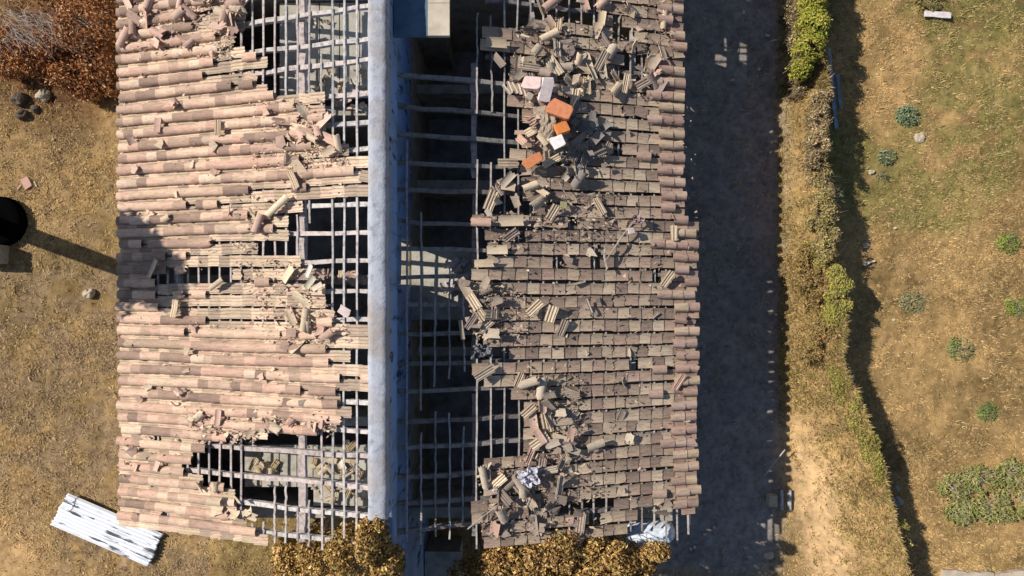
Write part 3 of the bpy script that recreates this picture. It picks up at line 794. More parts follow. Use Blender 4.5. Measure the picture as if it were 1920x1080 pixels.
rock(1681, 915, .09, 'smaller grey rock just above the grey purple rock on the crest', M_CONC)
rock(1442, 1041, .13, 'pale sandy rock at the lower edge of the building shadow', M_PALE)
rock(1690, 1060, .12, 'grey stone at the bottom end of the bank', M_CONC)
rock(1595, 708, .12, 'lilac grey stone on the crest where the bank bends', M_CONC)
rock(100, 262, .05, 'small white stone in the grass below the rocks', M_PALE)
rock(1455, 590, .05, 'small pale stone at the edge of the yard shadow', M_PALE)
rock(1348, 530, .05, 'small dark stone in the shaded yard', M_STONE)

# white plank top right
v = at(1751, 32); m = MB(); m.bar((v.x - .37, v.y + .03, .14), (v.x + .37, v.y - .03, .16), .16, .035, c=(.8,.8,.8), nseg=3, wob=.002)
put('white_board', m, mat('white_board', (.74, .68, .70), .7, mix=(.5, .4, .38), scale=6), 'short white board lying in the grass at the top right', 'board')
# white splintered stick
v = at(1626, 493); m = MB(); m.bar((v.x - .2, v.y - .05, .06), (v.x + .17, v.y + .06, .08), .05, .02, c=(.6,.55,.45), nseg=4, wob=.01); m.bar((v.x - .12, v.y - .07, .06), (v.x + .02, v.y + .02, .09), .06, .02, c=(.6,.55,.45))
put('broken_stick', m, M_WOOD, 'splintered pale stick right of the hedge shadow', 'stick')
# pale thin branch across the shadow
m = MB(); m.tube([P3(1562, 482, .7), P3(1578, 472, .6), P3(1592, 452, .35)], [.012, .01, .005], c=(.45,.42,.36), n=4); put('bare_twig', m, M_TWIG, 'thin bare twig arching over the hedge shadow', 'twig')
# two pale blue planks in the hedge shadow
MB_PB = mat('pale_blue_sheet', (.30, .38, .46), .7, mix=(.12, .16, .2), scale=4)
m = MB(); a0 = at(1552, 92, .05); a1 = at(1567, 242, .05); m.bar((a0.x, a0.y, .10), (a1.x, a1.y, .08), .10, .04, nseg=8, wob=.006); put('long_board', m, MB_PB, 'long pale blue board lying in the hedge shadow, the left and longer one', 'board')
m = MB(); a0 = at(1568, 140, .05); a1 = at(1575, 205, .05); m.bar((a0.x, a0.y, .10), (a1.x, a1.y, .08), .09, .04, nseg=5, wob=.006); put('long_board', m, MB_PB, 'short pale blue board right of the longer one in the hedge shadow', 'board')
# pink brick bits on the left ground
def chip(px, py, L, W, H, ang, col, label, z=None, name='brick', cat='brick', group=None, mt=M_BRICK, rx=0.0, ry=0.0, side=None, lift=0.0):
    if side: p = on_roof(px, py, side); n = np.array(FR[side]); p = np.array(p) + n[:, 2] * lift
    else: v = at(px, py, H); p = np.array([v.x, v.y, float(height(v.x, v.y)) + H / 2 if z is None else z]); n = np.eye(3)
    m = MB()
    o = .12 * min(L, W)
    ring = [(-L/2+o,-W/2),(L/2-o,-W/2),(L/2,-W/2+o),(L/2,W/2-o),(L/2-o,W/2),(-L/2+o,W/2),(-L/2,W/2-o),(-L/2,-W/2+o)]
    ring = [(x + R.normal(0, .05*L), y + R.normal(0, .06*W)) for x, y in ring]
    V = []
    for zz, s in ((-H/2, .97), (-H/2 + .006, 1), (H/2 - .006, 1), (H/2, .96)): V += [(x*s, y*s, zz) for x, y in ring]
    V = np.array(V); Q = [[k*8+j, k*8+(j+1)%8, (k+1)*8+(j+1)%8, (k+1)*8+j] for k in range(3) for j in range(8)]
    Rm = np.array(Matrix.Rotation(rad(ang), 3, 'Z') @ Matrix.Rotation(ry, 3, 'Y') @ Matrix.Rotation(rx, 3, 'X'))
    # ang is the angle in the picture, so turn about the vertical axis first, then lay onto the slope
    B = slope_basis(side) if side else np.eye(3)
    W_ = V @ Rm.T @ B.T + p
    T4 = [[8*3+0, 8*3+1, 8*3+2, 8*3+7], [8*3+2,8*3+3,8*3+6,8*3+7],[8*3+3,8*3+4,8*3+5,8*3+6], [1,0,7,2],[3,2,7,6],[4,3,6,5]]
    m.add(W_, Q + T4, c=col)
    o = m.build(name, mt); return tag(o, label, cat, group)
def slope_basis(side):
    """basis whose x axis stays towards picture-right, lying in the roof plane"""
    a, b, s = PLANE[side]; x = np.array([1, 0, b]) / math.sqrt(1 + b * b); y = np.array([0, 1, 0]); return np.stack([x, y, np.cross(x, y)], 1)
chip(50, 343, .30, .24, .06, -62, (.62,.38,.30), 'pink brick lying in the grass near the left edge')
chip(34, 350, .2, .05, .04, 50, (.55,.38,.30), 'thin pink shard left of the pink brick in the grass', name='tile_shard', cat='tile shard')
chip(66, 345, .17, .04, .05, -65, (.62,.5,.42), 'narrow pale shard right of the pink brick in the grass', name='tile_shard', cat='tile shard')
chip(1446, 588, .14, .05, .04, 20, (.5,.4,.3), 'small pale chip lying at the border of the yard shadow', name='tile_shard', cat='tile shard')

# black drum and concrete block at the left edge
m = MB(); v = at(-10, 414, .3); n = 40; V = []; Q = []
prof = [(.0,.0),(.70,.0),(.72,.04),(.70,.12),(.72,.16),(.70,.24),(.64,.28),(.45,.29),(.2,.30),(.18,.33),(.0,.33)]
for (r_, z_) in prof:
    for j in range(n): V.append((v.x + r_ * math.cos(2*math.pi*j/n), v.y + r_ * math.sin(2*math.pi*j/n), z_))
for i in range(len(prof) - 1):
    for j in range(n): Q.append([i*n+j, i*n+(j+1)%n, (i+1)*n+(j+1)%n, (i+1)*n+j])
m.add(V, Q); put('water_drum', m, M_BLACK, 'round black plastic water drum cut by the left edge of the photo', 'drum', smooth=True)
m = MB(); v = at(-34, 476, .5); m.box((v.x - .4, v.y - .27, 0), (v.x + .36, v.y + .27, .52)); m.box((v.x - .42, v.y - .29, .523), (v.x + .38, v.y + .29, .56)); put('concrete_block', m, M_CONC, 'grey concrete block beside the black drum at the left edge', 'block')

# corrugated sheet
e = empty('corrugated_sheet', at(203, 991), 'white corrugated metal sheet lying on the grass at the lower left roof corner', 'metal sheet')
c0 = at(203, 991, .1); ang = rad(-23.5); nx, ny = 60, 84; Lx, Ly = 3.05, 1.0
xs = np.linspace(-Lx/2, Lx/2, nx); ys = np.linspace(-Ly/2, Ly/2, ny); XX, YY = np.meshgrid(xs, ys)
XX = XX + (noise(YY, YY*0, .08, 3) - .5) * .10 * (np.abs(XX) / (Lx/2)) ** 6 + .06 * (YY > .1) * (XX < -1.2)
ZZ = .028 * np.sin(YY / .105 * 2 * math.pi) + .07 * (noise(XX, YY, .9, 4) - .3) + .12
V = np.stack([XX, YY, ZZ - .07], -1).reshape(-1, 3)
ii = np.arange(nx*ny).reshape(ny, nx); Qs = np.stack([ii[:-1,:-1].ravel(), ii[:-1,1:].ravel(), ii[1:,1:].ravel(), ii[1:,:-1].ravel()], 1)
V2 = V.copy(); V2[:, 2] -= .004
rim = np.concatenate([ii[0, :], ii[1:, -1], ii[-1, :-1][::-1], ii[1:-1, 0][::-1]]); rn = np.roll(rim, -1); nn = nx*ny
sh = npmesh('sheet', np.concatenate([V, V2]), [Qs, Qs[:, ::-1] + nn, np.stack([rim, rim + nn, rn + nn, rn], 1)], M_METAL, e, None, smooth=True)
e.location = c0; e.rotation_euler = (0, 0, ang); sh.matrix_parent_inverse = Matrix.Identity(4)

# concrete kerb bottom right
m = MB(); a0 = at(1762, 1068); a1 = at(1858, 1071)
m.bar((a0.x, a0.y - .12, .06), (a1.x, a1.y - .16, .06), .30, .12, nseg=8, wob=.01); put('concrete_kerb', m, mat('pale_concrete', (.55,.46,.36), .95, mix=(.38,.3,.22), scale=5, bump=.4), 'pale concrete kerb slab at the bottom right, left of the crack', 'kerb')
m = MB(); a0 = at(1862, 1069); a1 = at(1960, 1064)
m.bar((a0.x, a0.y - .20, .05), (a1.x, a1.y - .10, .07), .28, .12, nseg=8, wob=.01); put('concrete_kerb', m, bpy.data.materials['pale_concrete'], 'pale concrete kerb slab in the bottom right corner, right of the crack', 'kerb')

# long stick and pale post debris at the right of the yard
m = MB(); m.tube([P3(1433, 893, .1), P3(1452, 868, .3), P3(1472, 843, .5)], [.02, .018, .015], c=(.5,.45,.4), n=5); put('leaning_pole', m, M_WOOD, 'thin pale pole leaning from the shaded yard towards the bank', 'pole')
m = MB(); v = at(1448, 938, .1); m.box((v.x - .14, v.y - .15, .0), (v.x + .10, v.y + .17, .22)); put('concrete_block', m, M_PALE, 'pale block at the lower right end of the yard shadow', 'block')
m = MB()
for q in ((1464, 925), (1478, 925)):
    v = at(*q); m.box((v.x - .035, v.y - .45, .0), (v.x + .035, v.y + .12, .10 + .01 * (q[0] > 1470)))
put('short_plank', m, M_WOOD, 'pair of short dark planks nailed together beside the pale block', 'plank')

# tarp at the lower eave
e = empty('tarpaulin', at(1222, 1006, 3.1), 'white and blue tarpaulin bundled below the lower right eave', 'tarpaulin')
nx = ny = 40; U, Vv = np.meshgrid(np.linspace(-1, 1, nx), np.linspace(-1, 1, ny))
q = at(1222, 1004, 3.15); xx = q.x + U * .60 * (1 - .12 * Vv ** 2); yy = q.y + Vv * .30 * (1 - .25 * U ** 4)
zz = 3.08 + .12 * (1 - np.abs(U) ** 3) * (1 - Vv ** 2) + .10 * (noise(U * 1.3 + Vv, Vv * 2 - U, .35, 77) - .5) - .35 * np.abs(Vv) ** 6 - .4 * np.clip(U - .8, 0, 1)
Vt = np.stack([xx, yy, zz], -1).reshape(-1, 3); ii = np.arange(nx*ny).reshape(ny, nx); Qs = np.stack([ii[:-1,:-1].ravel(), ii[:-1,1:].ravel(), ii[1:,1:].ravel(), ii[1:,:-1].ravel()], 1)
V2 = Vt.copy(); V2[:, 2] -= .01; rim = np.concatenate([ii[0, :], ii[1:, -1], ii[-1, :-1][::-1], ii[1:-1, 0][::-1]]); rn = np.roll(rim, -1); nn = nx*ny
npmesh('cloth', np.concatenate([Vt, V2]), [Qs, Qs[:, ::-1] + nn, np.stack([rim, rim + nn, rn + nn, rn], 1)], M_TARP, e, None, smooth=True)
m = MB()
for px_ in (1185, 1255):
    v = at(px_, 1004, 3.0); m.box((v.x - .04, v.y - .04, 0), (v.x + .04, v.y + .04, 2.98))
m.build('support_post', M_WOOD, e)

m = MB(); a0 = at(765, 1120, 1.0); a1 = at(862, 1036, 1.0); m.box((WX1 + .02, -8.6, 0), (a1.x, a1.y, 1.0)); m.box((WX1 + .02, -8.6, 1.003), (a1.x + .05, a1.y + .05, 1.06))
put('concrete_platform', m, M_CONC, 'low concrete platform in deep shade at the bottom end of the dark gap', 'platform')
# fine bits of dropped tile in the yard
for k, (px, py) in enumerate([(1303, 1027), (1322, 1003), (1296, 1030), (1340, 990), (1404, 1), (1395, 22), (1385, 95), (1425, 128), (1374, 150), (1452, 75), (1440, 66)]):
    chip(px, py, R.uniform(.08, .16), R.uniform(.05, .1), .04, R.uniform(0, 180), np.array([.6, .5, .42]), 'small pale tile chip fallen on the shaded yard', name='tile_chip', cat='tile chip', group='tile chips fallen on the shaded yard')

# ------------------------------------------------------------------ loose tiles and rubble on the roof
GREY = [[.36,.28,.22],[.42,.34,.27],[.30,.235,.19],[.34,.26,.22],[.48,.40,.31]]
CREAM = [[.68,.54,.38],[.60,.47,.33],[.54,.42,.30]]
PINK = [[.60,.40,.31],[.52,.34,.27],[.64,.45,.35],[.45,.30,.24]]
def loose(px, py, ang, kind, col, side, label, group=None, L=.36, W=.20, lift=.09, rx=0.0, ry=0.0, flip=False, chipv=.006, name='loose_tile', cat='roof tile', z=None):
    V, Q = tile_mesh(L, W * .94, W, kind, chip=chipv, bend=R.uniform(-.05, .05))
    if flip: V[:, 2] *= -1; Q = Q[:, ::-1]
    Rm = np.array(Matrix.Rotation(rad(ang), 3, 'Z') @ Matrix.Rotation(ry, 3, 'Y') @ Matrix.Rotation(rx, 3, 'X'))
    if side in ('L', 'R') and z is None:
        B = slope_basis(side); p = np.array(on_roof(px, py, side)) + B[:, 2] * lift
    else:
        B = np.eye(3); p = np.array(at(px, py, z))
    W_ = V @ Rm.T @ B.T
    c = np.tile(np.asarray(col), (len(W_), 1)) * (1 + R.normal(0, .04, (len(W_), 1)))
    me_o = npmesh(name, W_, Q, M_LOOSE, None, c); me_o.location = p
    return tag(me_o, label, cat, group)
def shard(px, py, r, col, side, label, group=None, lift=.08, rx=0, ry=0, asp=.7, z=None, name='tile_shard', cat='tile shard', th=.016):
    n = R.integers(5, 8); A = np.sort(R.uniform(0, 2 * math.pi, n)); rr = r * R.uniform(.6, 1.1, n)
    P = np.stack([rr * np.cos(A), rr * np.sin(A) * asp], 1); rot = R.uniform(0, 6.28); c_, s_ = math.cos(rot), math.sin(rot); P = P @ np.array([[c_, s_], [-s_, c_]])
    curve = P[:, 1] ** 2 * R.uniform(-2.5, 2.5)
    V = np.concatenate([np.column_stack([P, curve + th]), np.column_stack([P, curve])])
    V = np.concatenate([V, [[0, 0, th * 1.0], [0, 0, 0]]]); T = []; Q = []
    for i in range(n):
        j = (i + 1) % n; T.append([i, j, 2 * n]); T.append([n + j, n + i, 2 * n + 1]); Q.append([i, n + i, n + j, j])
    Rm = np.array(Matrix.Rotation(ry, 3, 'Y') @ Matrix.Rotation(rx, 3, 'X'))
    if side in ('L', 'R') and z is None: B = slope_basis(side); p = np.array(on_roof(px, py, side)) + B[:, 2] * lift
    else: B = np.eye(3); p = np.array(at(px, py, z))
    o = npmesh(name, V @ Rm.T @ B.T, [np.array(Q), np.array(T)], M_LOOSE, None, np.tile(np.asarray(col, float), (len(V), 1))); o.location = p
    return tag(o, label, cat, group)
def pc(P): return np.array(P[R.integers(len(P))]) * R.uniform(.85, 1.15)

# hand-placed tiles that stand out ------- right slope
H = [  # px, py, picture angle, kind, palette, label, L, W
 (918,378,68,'ribbed',CREAM,'cream ribbed tile hanging over the dark gap left of the rubble, above a white shard',.46,.23),
 (1032,400,62,'ribbed',CREAM,'cream ribbed tile leaning upright below the round pale tile in the upper middle',.38,.2),
 (1120,388,-60,'ribbed',CREAM,'cream ribbed tile tilted on the right slope below the dark heap',.42,.17),
 (1258,438,88,'ribbed',CREAM,'narrow ribbed tile standing across the rows near the step in the eave',.36,.15),
 (1246,523,58,'ribbed',CREAM,'bright cream ribbed tile beside a small hole close to the right eave',.40,.2),
 (998,577,42,'ribbed',CREAM,'cream ribbed tile left of its twin in the middle of the right slope',.42,.2),
 (1030,588,74,'ribbed',CREAM,'brightest cream ribbed tile, second from the left of three in the middle of the slope',.38,.24),
 (1052,614,70,'ribbed',GREY,'dull ribbed tile, lowest of three leaning in the middle of the slope',.38,.18),
 (870,540,-60,'flat',CREAM,'pale pointed tile, topmost of a sliding row of three at the edge of the shade',.46,.2),
 (886,566,-58,'ribbed',CREAM,'ribbed tile in the middle of a sliding row of three at the shade edge',.36,.2),
 (898,588,-55,'ribbed',CREAM,'ribbed tile at the lower end of a sliding row of three at the shade edge',.34,.2),
 (882,602,55,'ribbed',GREY,'narrow grey tile lying below the sliding row of three',.38,.14),
 (864,618,-82,'flat',GREY,'thin pointed slate-like shard leaning in the shade below the sliding row',.42,.09),
 (905,698,28,'ribbed',GREY,'ribbed tile tilted over the upper edge of the lower dark gap',.46,.19),
 (1022,790,-76,'ribbed',CREAM,'cream and black ribbed tile standing on end in the lower heap',.48,.24),
 (998,790,-84,'flat',PINK,'smooth brown tile standing left of the ribbed tile in the lower heap',.46,.18),
 (1008,824,32,'ribbed',CREAM,'cream tile lying aslant at the foot of the lower heap',.46,.22),
 (1046,822,-18,'flat',CREAM,'broad light tile at the right foot of the lower heap',.40,.24),
 (1056,778,42,'ribbed',GREY,'grooved grey tile right of the lower heap',.44,.18),
 (1070,782,45,'ribbed',GREY,'second grooved grey tile right of the lower heap, further from the heap',.42,.14),
 (988,768,40,'ribbed',CREAM,'light ribbed tile at the upper left of the lower heap',.36,.2),
 (1112,832,18,'barrel',GREY,'brown barrel tile lying loose right of the lower heap',.42,.2),
 (930,900,42,'ribbed',CREAM,'striped ribbed tile left of the grey white cloth',.42,.19),
 (1268,714,64,'ribbed',PINK,'dark ribbed tile standing near the right eave at the lower third',.40,.17),
 (1100,574,-68,'flat',GREY,'thin brown shard standing on the tidy rows in the middle of the right slope',.34,.06),
 (1168,160,82,'ribbed',CREAM,'narrow ribbed tile at the right end of the upper rubble',.44,.15),
 (1122,118,64,'ribbed',GREY,'grooved tile leaning in the upper rubble right of the tall batten',.46,.18),
 (1132,286,66,'ribbed',GREY,'grey ribbed tile at the right border of the dark shaded heap',.46,.14),
 (1026,72,28,'barrel',CREAM,'long greenish tile aslant in the upper rubble',.44,.18),
 (1035,128,-58,'ribbed',CREAM,'fan-like ribbed tile in the upper rubble above the white blocks',.48,.22),
 (985,122,12,'flat',CREAM,'square flat tile at the left border of the upper rubble',.40,.26),
 (1073,192,84,'ribbed',CREAM,'tall cream ribbed tile standing right of the orange bricks',.50,.2),
 (950,308,3,'ribbed',CREAM,'greenish cream tile left of the lowest orange brick',.46,.2),
 (1030,304,30,'ribbed',CREAM,'greenish ribbed tile right of the lowest orange brick',.44,.16),
 (990,352,22,'barrel',CREAM,'pale round-backed tile below the lowest orange brick',.34,.17),
 (1083,262,38,'trough',GREY,'pale-edged trough tile in the dark shaded heap',.46,.15),
 (1063,326,50,'trough',GREY,'dark trough tile below the dark shaded heap',.42,.17),
 (932,118,-52,'flat',GREY,'flat brown tile hanging between battens beside the upper rubble',.34,.16),
 (1030,12,40,'barrel',PINK,'pinkish tile resting on the thick beam at the top edge',.46,.2),
 (928,85,2,'trough',CREAM,'single trough tile on the battens at the left border of the upper rubble',.46,.22),
 (900,418,-3,'barrel',PINK,'first tile over the dark gap, brown and round-backed, in the upper middle',.44,.2),
 (955,415,4,'trough',CREAM,'broad cream tile right of the round-backed brown tile in the upper middle',.56,.24),
 (905,494,2,'flat',CREAM,'pointed bright tile at the gap edge just above the sliding row',.42,.17),
 (930,469,2,'trough',CREAM,'bright trough tile at the gap edge above the pointed bright tile',.46,.2),
]
for (px, py, an, kd, pal, lb, L, W_) in H:
    loose(px, py, an, kd, pc(pal), 'R', lb, None, L * .98, W_, lift=R.uniform(.10, .16), rx=R.normal(0, .12), ry=R.normal(-.10, .10))
# mound of mortar and dust that carries the bricks
nn_ = 34; U, Vv = np.meshgrid(np.linspace(-1, 1, nn_), np.linspace(-1, 1, nn_)); B_ = slope_basis('R'); p_ = np.array(on_roof(1030, 235, 'R'))
rr_ = np.sqrt(U ** 2 + Vv ** 2); Z_ = .03 + .33 * np.clip(1 - rr_ ** 1.6, 0, 1) * (.6 + .8 * noise(U * 3, Vv * 3, .6, 91)) + .06 * (noise(U, Vv, .09, 92) - .5)
Vm = np.stack([U * .42, Vv * .80, Z_], -1).reshape(-1, 3) @ B_.T + p_; ii = np.arange(nn_ * nn_).reshape(nn_, nn_)
mo = npmesh('rubble_mound', Vm, np.stack([ii[:-1,:-1].ravel(), ii[:-1,1:].ravel(), ii[1:,1:].ravel(), ii[1:,:-1].ravel()], 1), mat('mortar_rubble', (.36,.29,.22), .95, mix=(.2,.16,.13), scale=14, bump=.8, bscale=30))
tag(mo, 'mound of crumbled mortar under the orange bricks on the right slope', 'rubble mound')
# bricks
chip(1037,216,.50,.33,.10,-28,(.62,.24,.12),'large orange brick at the centre of the upper heap, the topmost orange one',side='R',lift=0.43000000000000005,ry=-.35)
chip(1041,250,.28,.30,.10,-70,(.70,.24,.07),'vivid orange brick between the large orange brick and the white cube',side='R',lift=0.42000000000000004,ry=-.4)
chip(993,306,.42,.22,.09,32,(.68,.25,.11),'long orange brick at the lower left of the upper heap',side='R',lift=0.28,ry=-.3)
chip(1034,276,.28,.26,.11,28,(.85,.82,.80),'white cube-like block below the orange bricks',name='plaster_block',cat='plaster block',side='R',lift=0.45000000000000007,ry=-.4)
chip(1012,181,.48,.24,.12,80,(.85,.72,.69),'tall white block above the orange bricks',name='plaster_block',cat='plaster block',side='R',lift=0.43000000000000005,ry=-.45)
chip(989,167,.37,.26,.12,-14,(.76,.56,.52),'pinkish white block at the upper left of the heap',name='plaster_block',cat='plaster block',side='R',lift=0.37,ry=-.45)
chip(1030,174,.12,.12,.07,20,(.72,.6,.55),'small white wedge right of the tall white block',name='plaster_block',cat='plaster block',side='R',lift=.07+.2,ry=-.3)
chip(987,188,.15,.14,.08,60,(.55,.46,.36),'small beige cube under the pinkish white block',name='plaster_block',cat='plaster block',side='R',lift=.07+.18)
chip(1050,268,.30,.05,.10,-65,(.55,.28,.2),'thin reddish slab right of the white cube',side='R',lift=.07+.2)
chip(1175,434,.15,.13,.04,20,(.72,.6,.55),'pale triangular chip resting on the thin pole in the upper middle',name='tile_shard',cat='tile shard',side='R',lift=.07+.15)
chip(913,400,.17,.1,.03,-50,(.7,.6,.5),'white shard right below the hanging cream ribbed tile',name='tile_shard',cat='tile shard',side='R',lift=.07+.06)
chip(1052,386,.14,.14,.03,0,(.42,.38,.2),'olive square chip under the middle rubble',name='tile_shard',cat='tile shard',side='R',lift=.07+.1)
for k, (dx, an) in enumerate([(0, -68), (9, -60), (18, -72), (-6, -50), (26, -74)]):
    loose(952 + dx, 168 + k * 1.5, an, 'flat', np.array([.68, .57, .45]) * R.uniform(.9, 1.1), 'R', 'narrow pale tile strip fanned out at the left tip of the upper heap', 'pale tile strips fanned at the heap tip', L=.26, W=.06, lift=.16)
# thin poles
def pole(p, q, r, label, c=(.42,.36,.31)):
    a = np.array(on_roof(*p, 'R')) + [0, 0, .2]; b = np.array(on_roof(*q, 'R')) + [0, 0, .22]
    m = MB(); m.tube([a, (a + b) / 2 + R.normal(0, .02, 3), b], [r, r, r * .8], c=c, n=5); o = m.build('wooden_stick', M_WOOD); tag(o, label, 'stick')
pole((1134, 488), (1200, 398), .018, 'long thin stick lying aslant on the right slope below the dark heap')
pole((878, 985), (935, 940), .016, 'thin stick aslant at the lower left corner of the right slope')
pole((1048, 345), (1062, 370), .012, 'short curved stick under the shaded heap')
pole((1136, 505), (1132, 460), .025, 'short upright stick beside the small hole in the upper middle')
pole((1058, 268), (1048, 300), .010, 'thin rod standing in the shaded heap', (.3,.3,.3))
pole((1072, 300), (1090, 262), .010, 'second thin rod crossing the shaded heap', (.3,.3,.3))

# jumble: many pieces nobody can tell apart within one heap
def rubble(poly, n, side, kinds, pal, label, group, lmax=.16, sh=.30, L=(.26, .48), spread=.32, cat='roof tile', base=.07):
    xs = [p[0] for p in poly]; ys = [p[1] for p in poly]; c = 0; t = 0
    while c < n and t < n * 40:
        t += 1; px = R.uniform(min(xs), max(xs)); py = R.uniform(min(ys), max(ys))
        if not inpoly(px, py, poly): continue
        c += 1; lift = R.uniform(base, base + lmax)
        if R.random() < sh: shard(px, py, R.uniform(.10, .19), pc(pal), side, label.replace('tile', 'tile shard', 1) , group + ' (shards)', lift, R.normal(0, spread), R.normal(0, spread), R.uniform(.5, 1))
        else: loose(px, py, R.uniform(0, 180), kinds[R.integers(len(kinds))], pc(pal), side, label, group, R.uniform(*L), R.uniform(.15, .22), lift, R.normal(0, spread), R.normal(0, spread), chipv=.02)
K = ['ribbed', 'trough', 'flat', 'barrel', 'ribbed']
rubble([(960,50),(1040,40),(1060,90),(1080,150),(1090,190),(1010,160),(950,155),(955,90)], 42, 'R', K, GREY + CREAM[1:], 'jumbled grey tile in the heap above the white blocks', 'grey tiles jumbled above the white blocks')
rubble([(1060,60),(1240,70),(1235,190),(1130,180),(1080,160)], 26, 'R', K, GREY + CREAM + PINK[:1], 'displaced tile lying among the battens of the upper right slope', 'displaced tiles on the upper right slope', base=.05, lmax=.08)
rubble([(1000,-10),(1270,-10),(1265,60),(1060,60),(1020,40)], 16, 'R', K, PINK + CREAM, 'pink tile lying crooked at the top edge of the right slope', 'crooked tiles at the top edge of the right slope', base=.04, lmax=.06)
rubble([(960,190),(1050,170),(1060,290),(1000,300),(955,290),(985,230)], 20, 'R', K, CREAM + PINK, 'broken cream tile wedged around the orange bricks', 'broken tiles around the orange bricks', L=(.16, .34), lmax=.22)
rubble([(1060,200),(1125,200),(1140,260),(1130,320),(1060,350),(1040,310)], 30, 'R', K, [[.24,.21,.19],[.30,.25,.22],[.20,.18,.17]], 'dark tile in the shaded heap right of the orange bricks', 'shade toned tiles right of the orange bricks')  # darker palette stands in for the shade cast by the brick pile
rubble([(905,340),(1010,330),(1090,390),(1080,450),(900,450)], 10, 'R', K, GREY + CREAM, 'broken tile strewn along the gap edge in the upper middle', 'broken tiles along the upper middle gap edge', lmax=.08)
rubble([(862,520),(960,540),(985,610),(900,650),(868,640)], 12, 'R', K, GREY, 'dull tile piece in the pile beside the sliding row of three', 'tile pieces beside the sliding row', lmax=.12)
rubble([(960,700),(1060,700),(1090,800),(1060,860),(990,860),(975,800),(985,750)], 28, 'R', K, GREY + CREAM[1:] + PINK[:1], 'broken tile in the lower heap by the lower dark gap', 'broken tiles of the lower heap')
rubble([(890,875),(1050,855),(1065,930),(1000,990),(905,990)], 34, 'R', K, GREY + [[.30,.22,.19]], 'slipped grey tile in the spread of debris around the grey white cloth', 'slipped tiles around the cloth', lmax=.10)
rubble([(900,960),(1150,950),(1250,935),(1250,960),(1130,1010),(920,1020)], 14, 'R', K, GREY + PINK[:2], 'slipped tile along the lower end of the right slope', 'slipped tiles along the lower roof end', lmax=.05)
rubble([(1150,380),(1290,380),(1290,930),(1150,930)], 8, 'R', ['flat', 'trough'], GREY + PINK[1:2], 'small slipped tile on the tidy rows near the right eave', 'slipped tiles near the right eave', L=(.1, .25), lmax=.03, base=.05)
rubble([(1000,460),(1150,450),(1150,720),(1100,850),(1100,700)], 6, 'R', ['flat', 'trough'], GREY, 'small slipped tile in the middle of the tidy rows', 'slipped tiles amid the tidy rows', L=(.1, .25), lmax=.03, base=.05)
# left slope
HL = [
 (307,238,88,'flat',PINK,'pink flat tile standing across the rows near the upper left eave',.34,.16),
 (420,243,88,'ribbed',CREAM,'cream ribbed tile standing across the rows in the upper left slope',.34,.16),
 (560,340,-66,'ribbed',CREAM,'ribbed tile leaning above the long slipped tile at the middle hole',.40,.17),
 (530,388,40,'barrel',CREAM,'long slipped tile pointing at the middle hole',.62,.17),
 (494,420,72,'barrel',PINK,'dark pink tile upright at the lower end of the long slipped tile',.42,.19),
 (300,505,62,'trough',CREAM,'trough tile leaning in the shadow of the tree',.46,.15),
 (340,578,85,'ribbed',CREAM,'bright striped tile at the lower border of the tree shadow',.40,.2),
 (548,515,50,'flat',CREAM,'pale tile propped above the edge of the middle hole',.40,.18),
 (588,508,60,'flat',[[.75,.70,.62]],'white curved shard at the tip of the middle hole edge',.30,.11),
 (590,530,48,'trough',[[.48,.44,.33]],'greenish trough tile beside the white curved shard',.32,.14),
 (604,538,30,'flat',[[.70,.58,.46]],'pale triangular shard at the lower tip of the middle hole edge',.24,.12),
 (654,583,-30,'flat',[[.60,.48,.46]],'lilac tile lying on the battens below the middle hole',.26,.2),
 (580,600,86,'barrel',CREAM,'upright light tile below the middle hole between two rows',.50,.17),
 (555,623,2,'flat',[[.36,.25,.2]],'square dark tile framed by pale tiles below the middle hole',.24,.19),
 (420,780,86,'trough',PINK,'curled tile standing on end above the lower left hole',.34,.15),
 (415,935,0,'barrel',CREAM,'round-ended cream tile at the left border of the lower hole',.36,.2),
 (245,75,52,'barrel',PINK,'barrel tile turned aslant at the upper left eave',.50,.22),
 (428,30,-20,'barrel',CREAM,'pale tile lying high in the rubble of the upper left slope',.36,.22),
 (448,12,8,'barrel',PINK,'brown tile at the rim of the upper hole, near the top edge',.38,.2),
 (305,870,70,'flat',PINK,'small tile turned aslant left of the lower hole',.24,.15),
 (418,532,30,'barrel',CREAM,'tile slipped across the right end of the small shaded hole',.44,.13),
 (585,612,84,'barrel',CREAM,'short upright tile right of the square dark tile',.26,.12),
]
for (px, py, an, kd, pal, lb, L, W_) in HL:
    loose(px, py, an, kd, pc(pal), 'L', lb, None, L, W_, lift=R.uniform(.15, .19), rx=R.normal(0, .12), ry=R.normal(.05, .08))
rubble([(330,0),(470,0),(440,100),(400,120),(330,90)], 24, 'L', ['barrel', 'barrel', 'flat', 'trough'], PINK + CREAM, 'jumbled pink tile left of the upper hole', 'jumbled tiles left of the upper hole', lmax=.10, base=.10)
rubble([(232,0),(330,0),(340,100),(235,90)], 8, 'L', ['barrel', 'flat'], PINK, 'loose pink tile near the upper left eave', 'loose tiles near the upper left eave', lmax=.05, base=.13)
rubble([(500,190),(610,190),(650,290),(560,330),(480,280)], 20, 'L', ['barrel', 'flat', 'trough'], PINK + CREAM, 'slipped tile below the upper hole on the left slope', 'slipped tiles below the upper hole', lmax=.08, base=.10)
rubble([(545,560),(600,560),(640,640),(560,650)], 9, 'L', ['barrel', 'flat', 'trough'], CREAM + PINK, 'broken tile between the rows around the middle hole', 'broken tiles around the middle hole', lmax=.07, base=.09)
rubble([(235,100),(520,200),(520,470),(235,400)], 16, 'L', ['flat', 'barrel'], PINK + CREAM, 'tile fragment resting on the upper rows of the left slope', 'tile fragments on the upper left rows', lmax=.03, base=.13, L=(.1, .24), sh=.7)
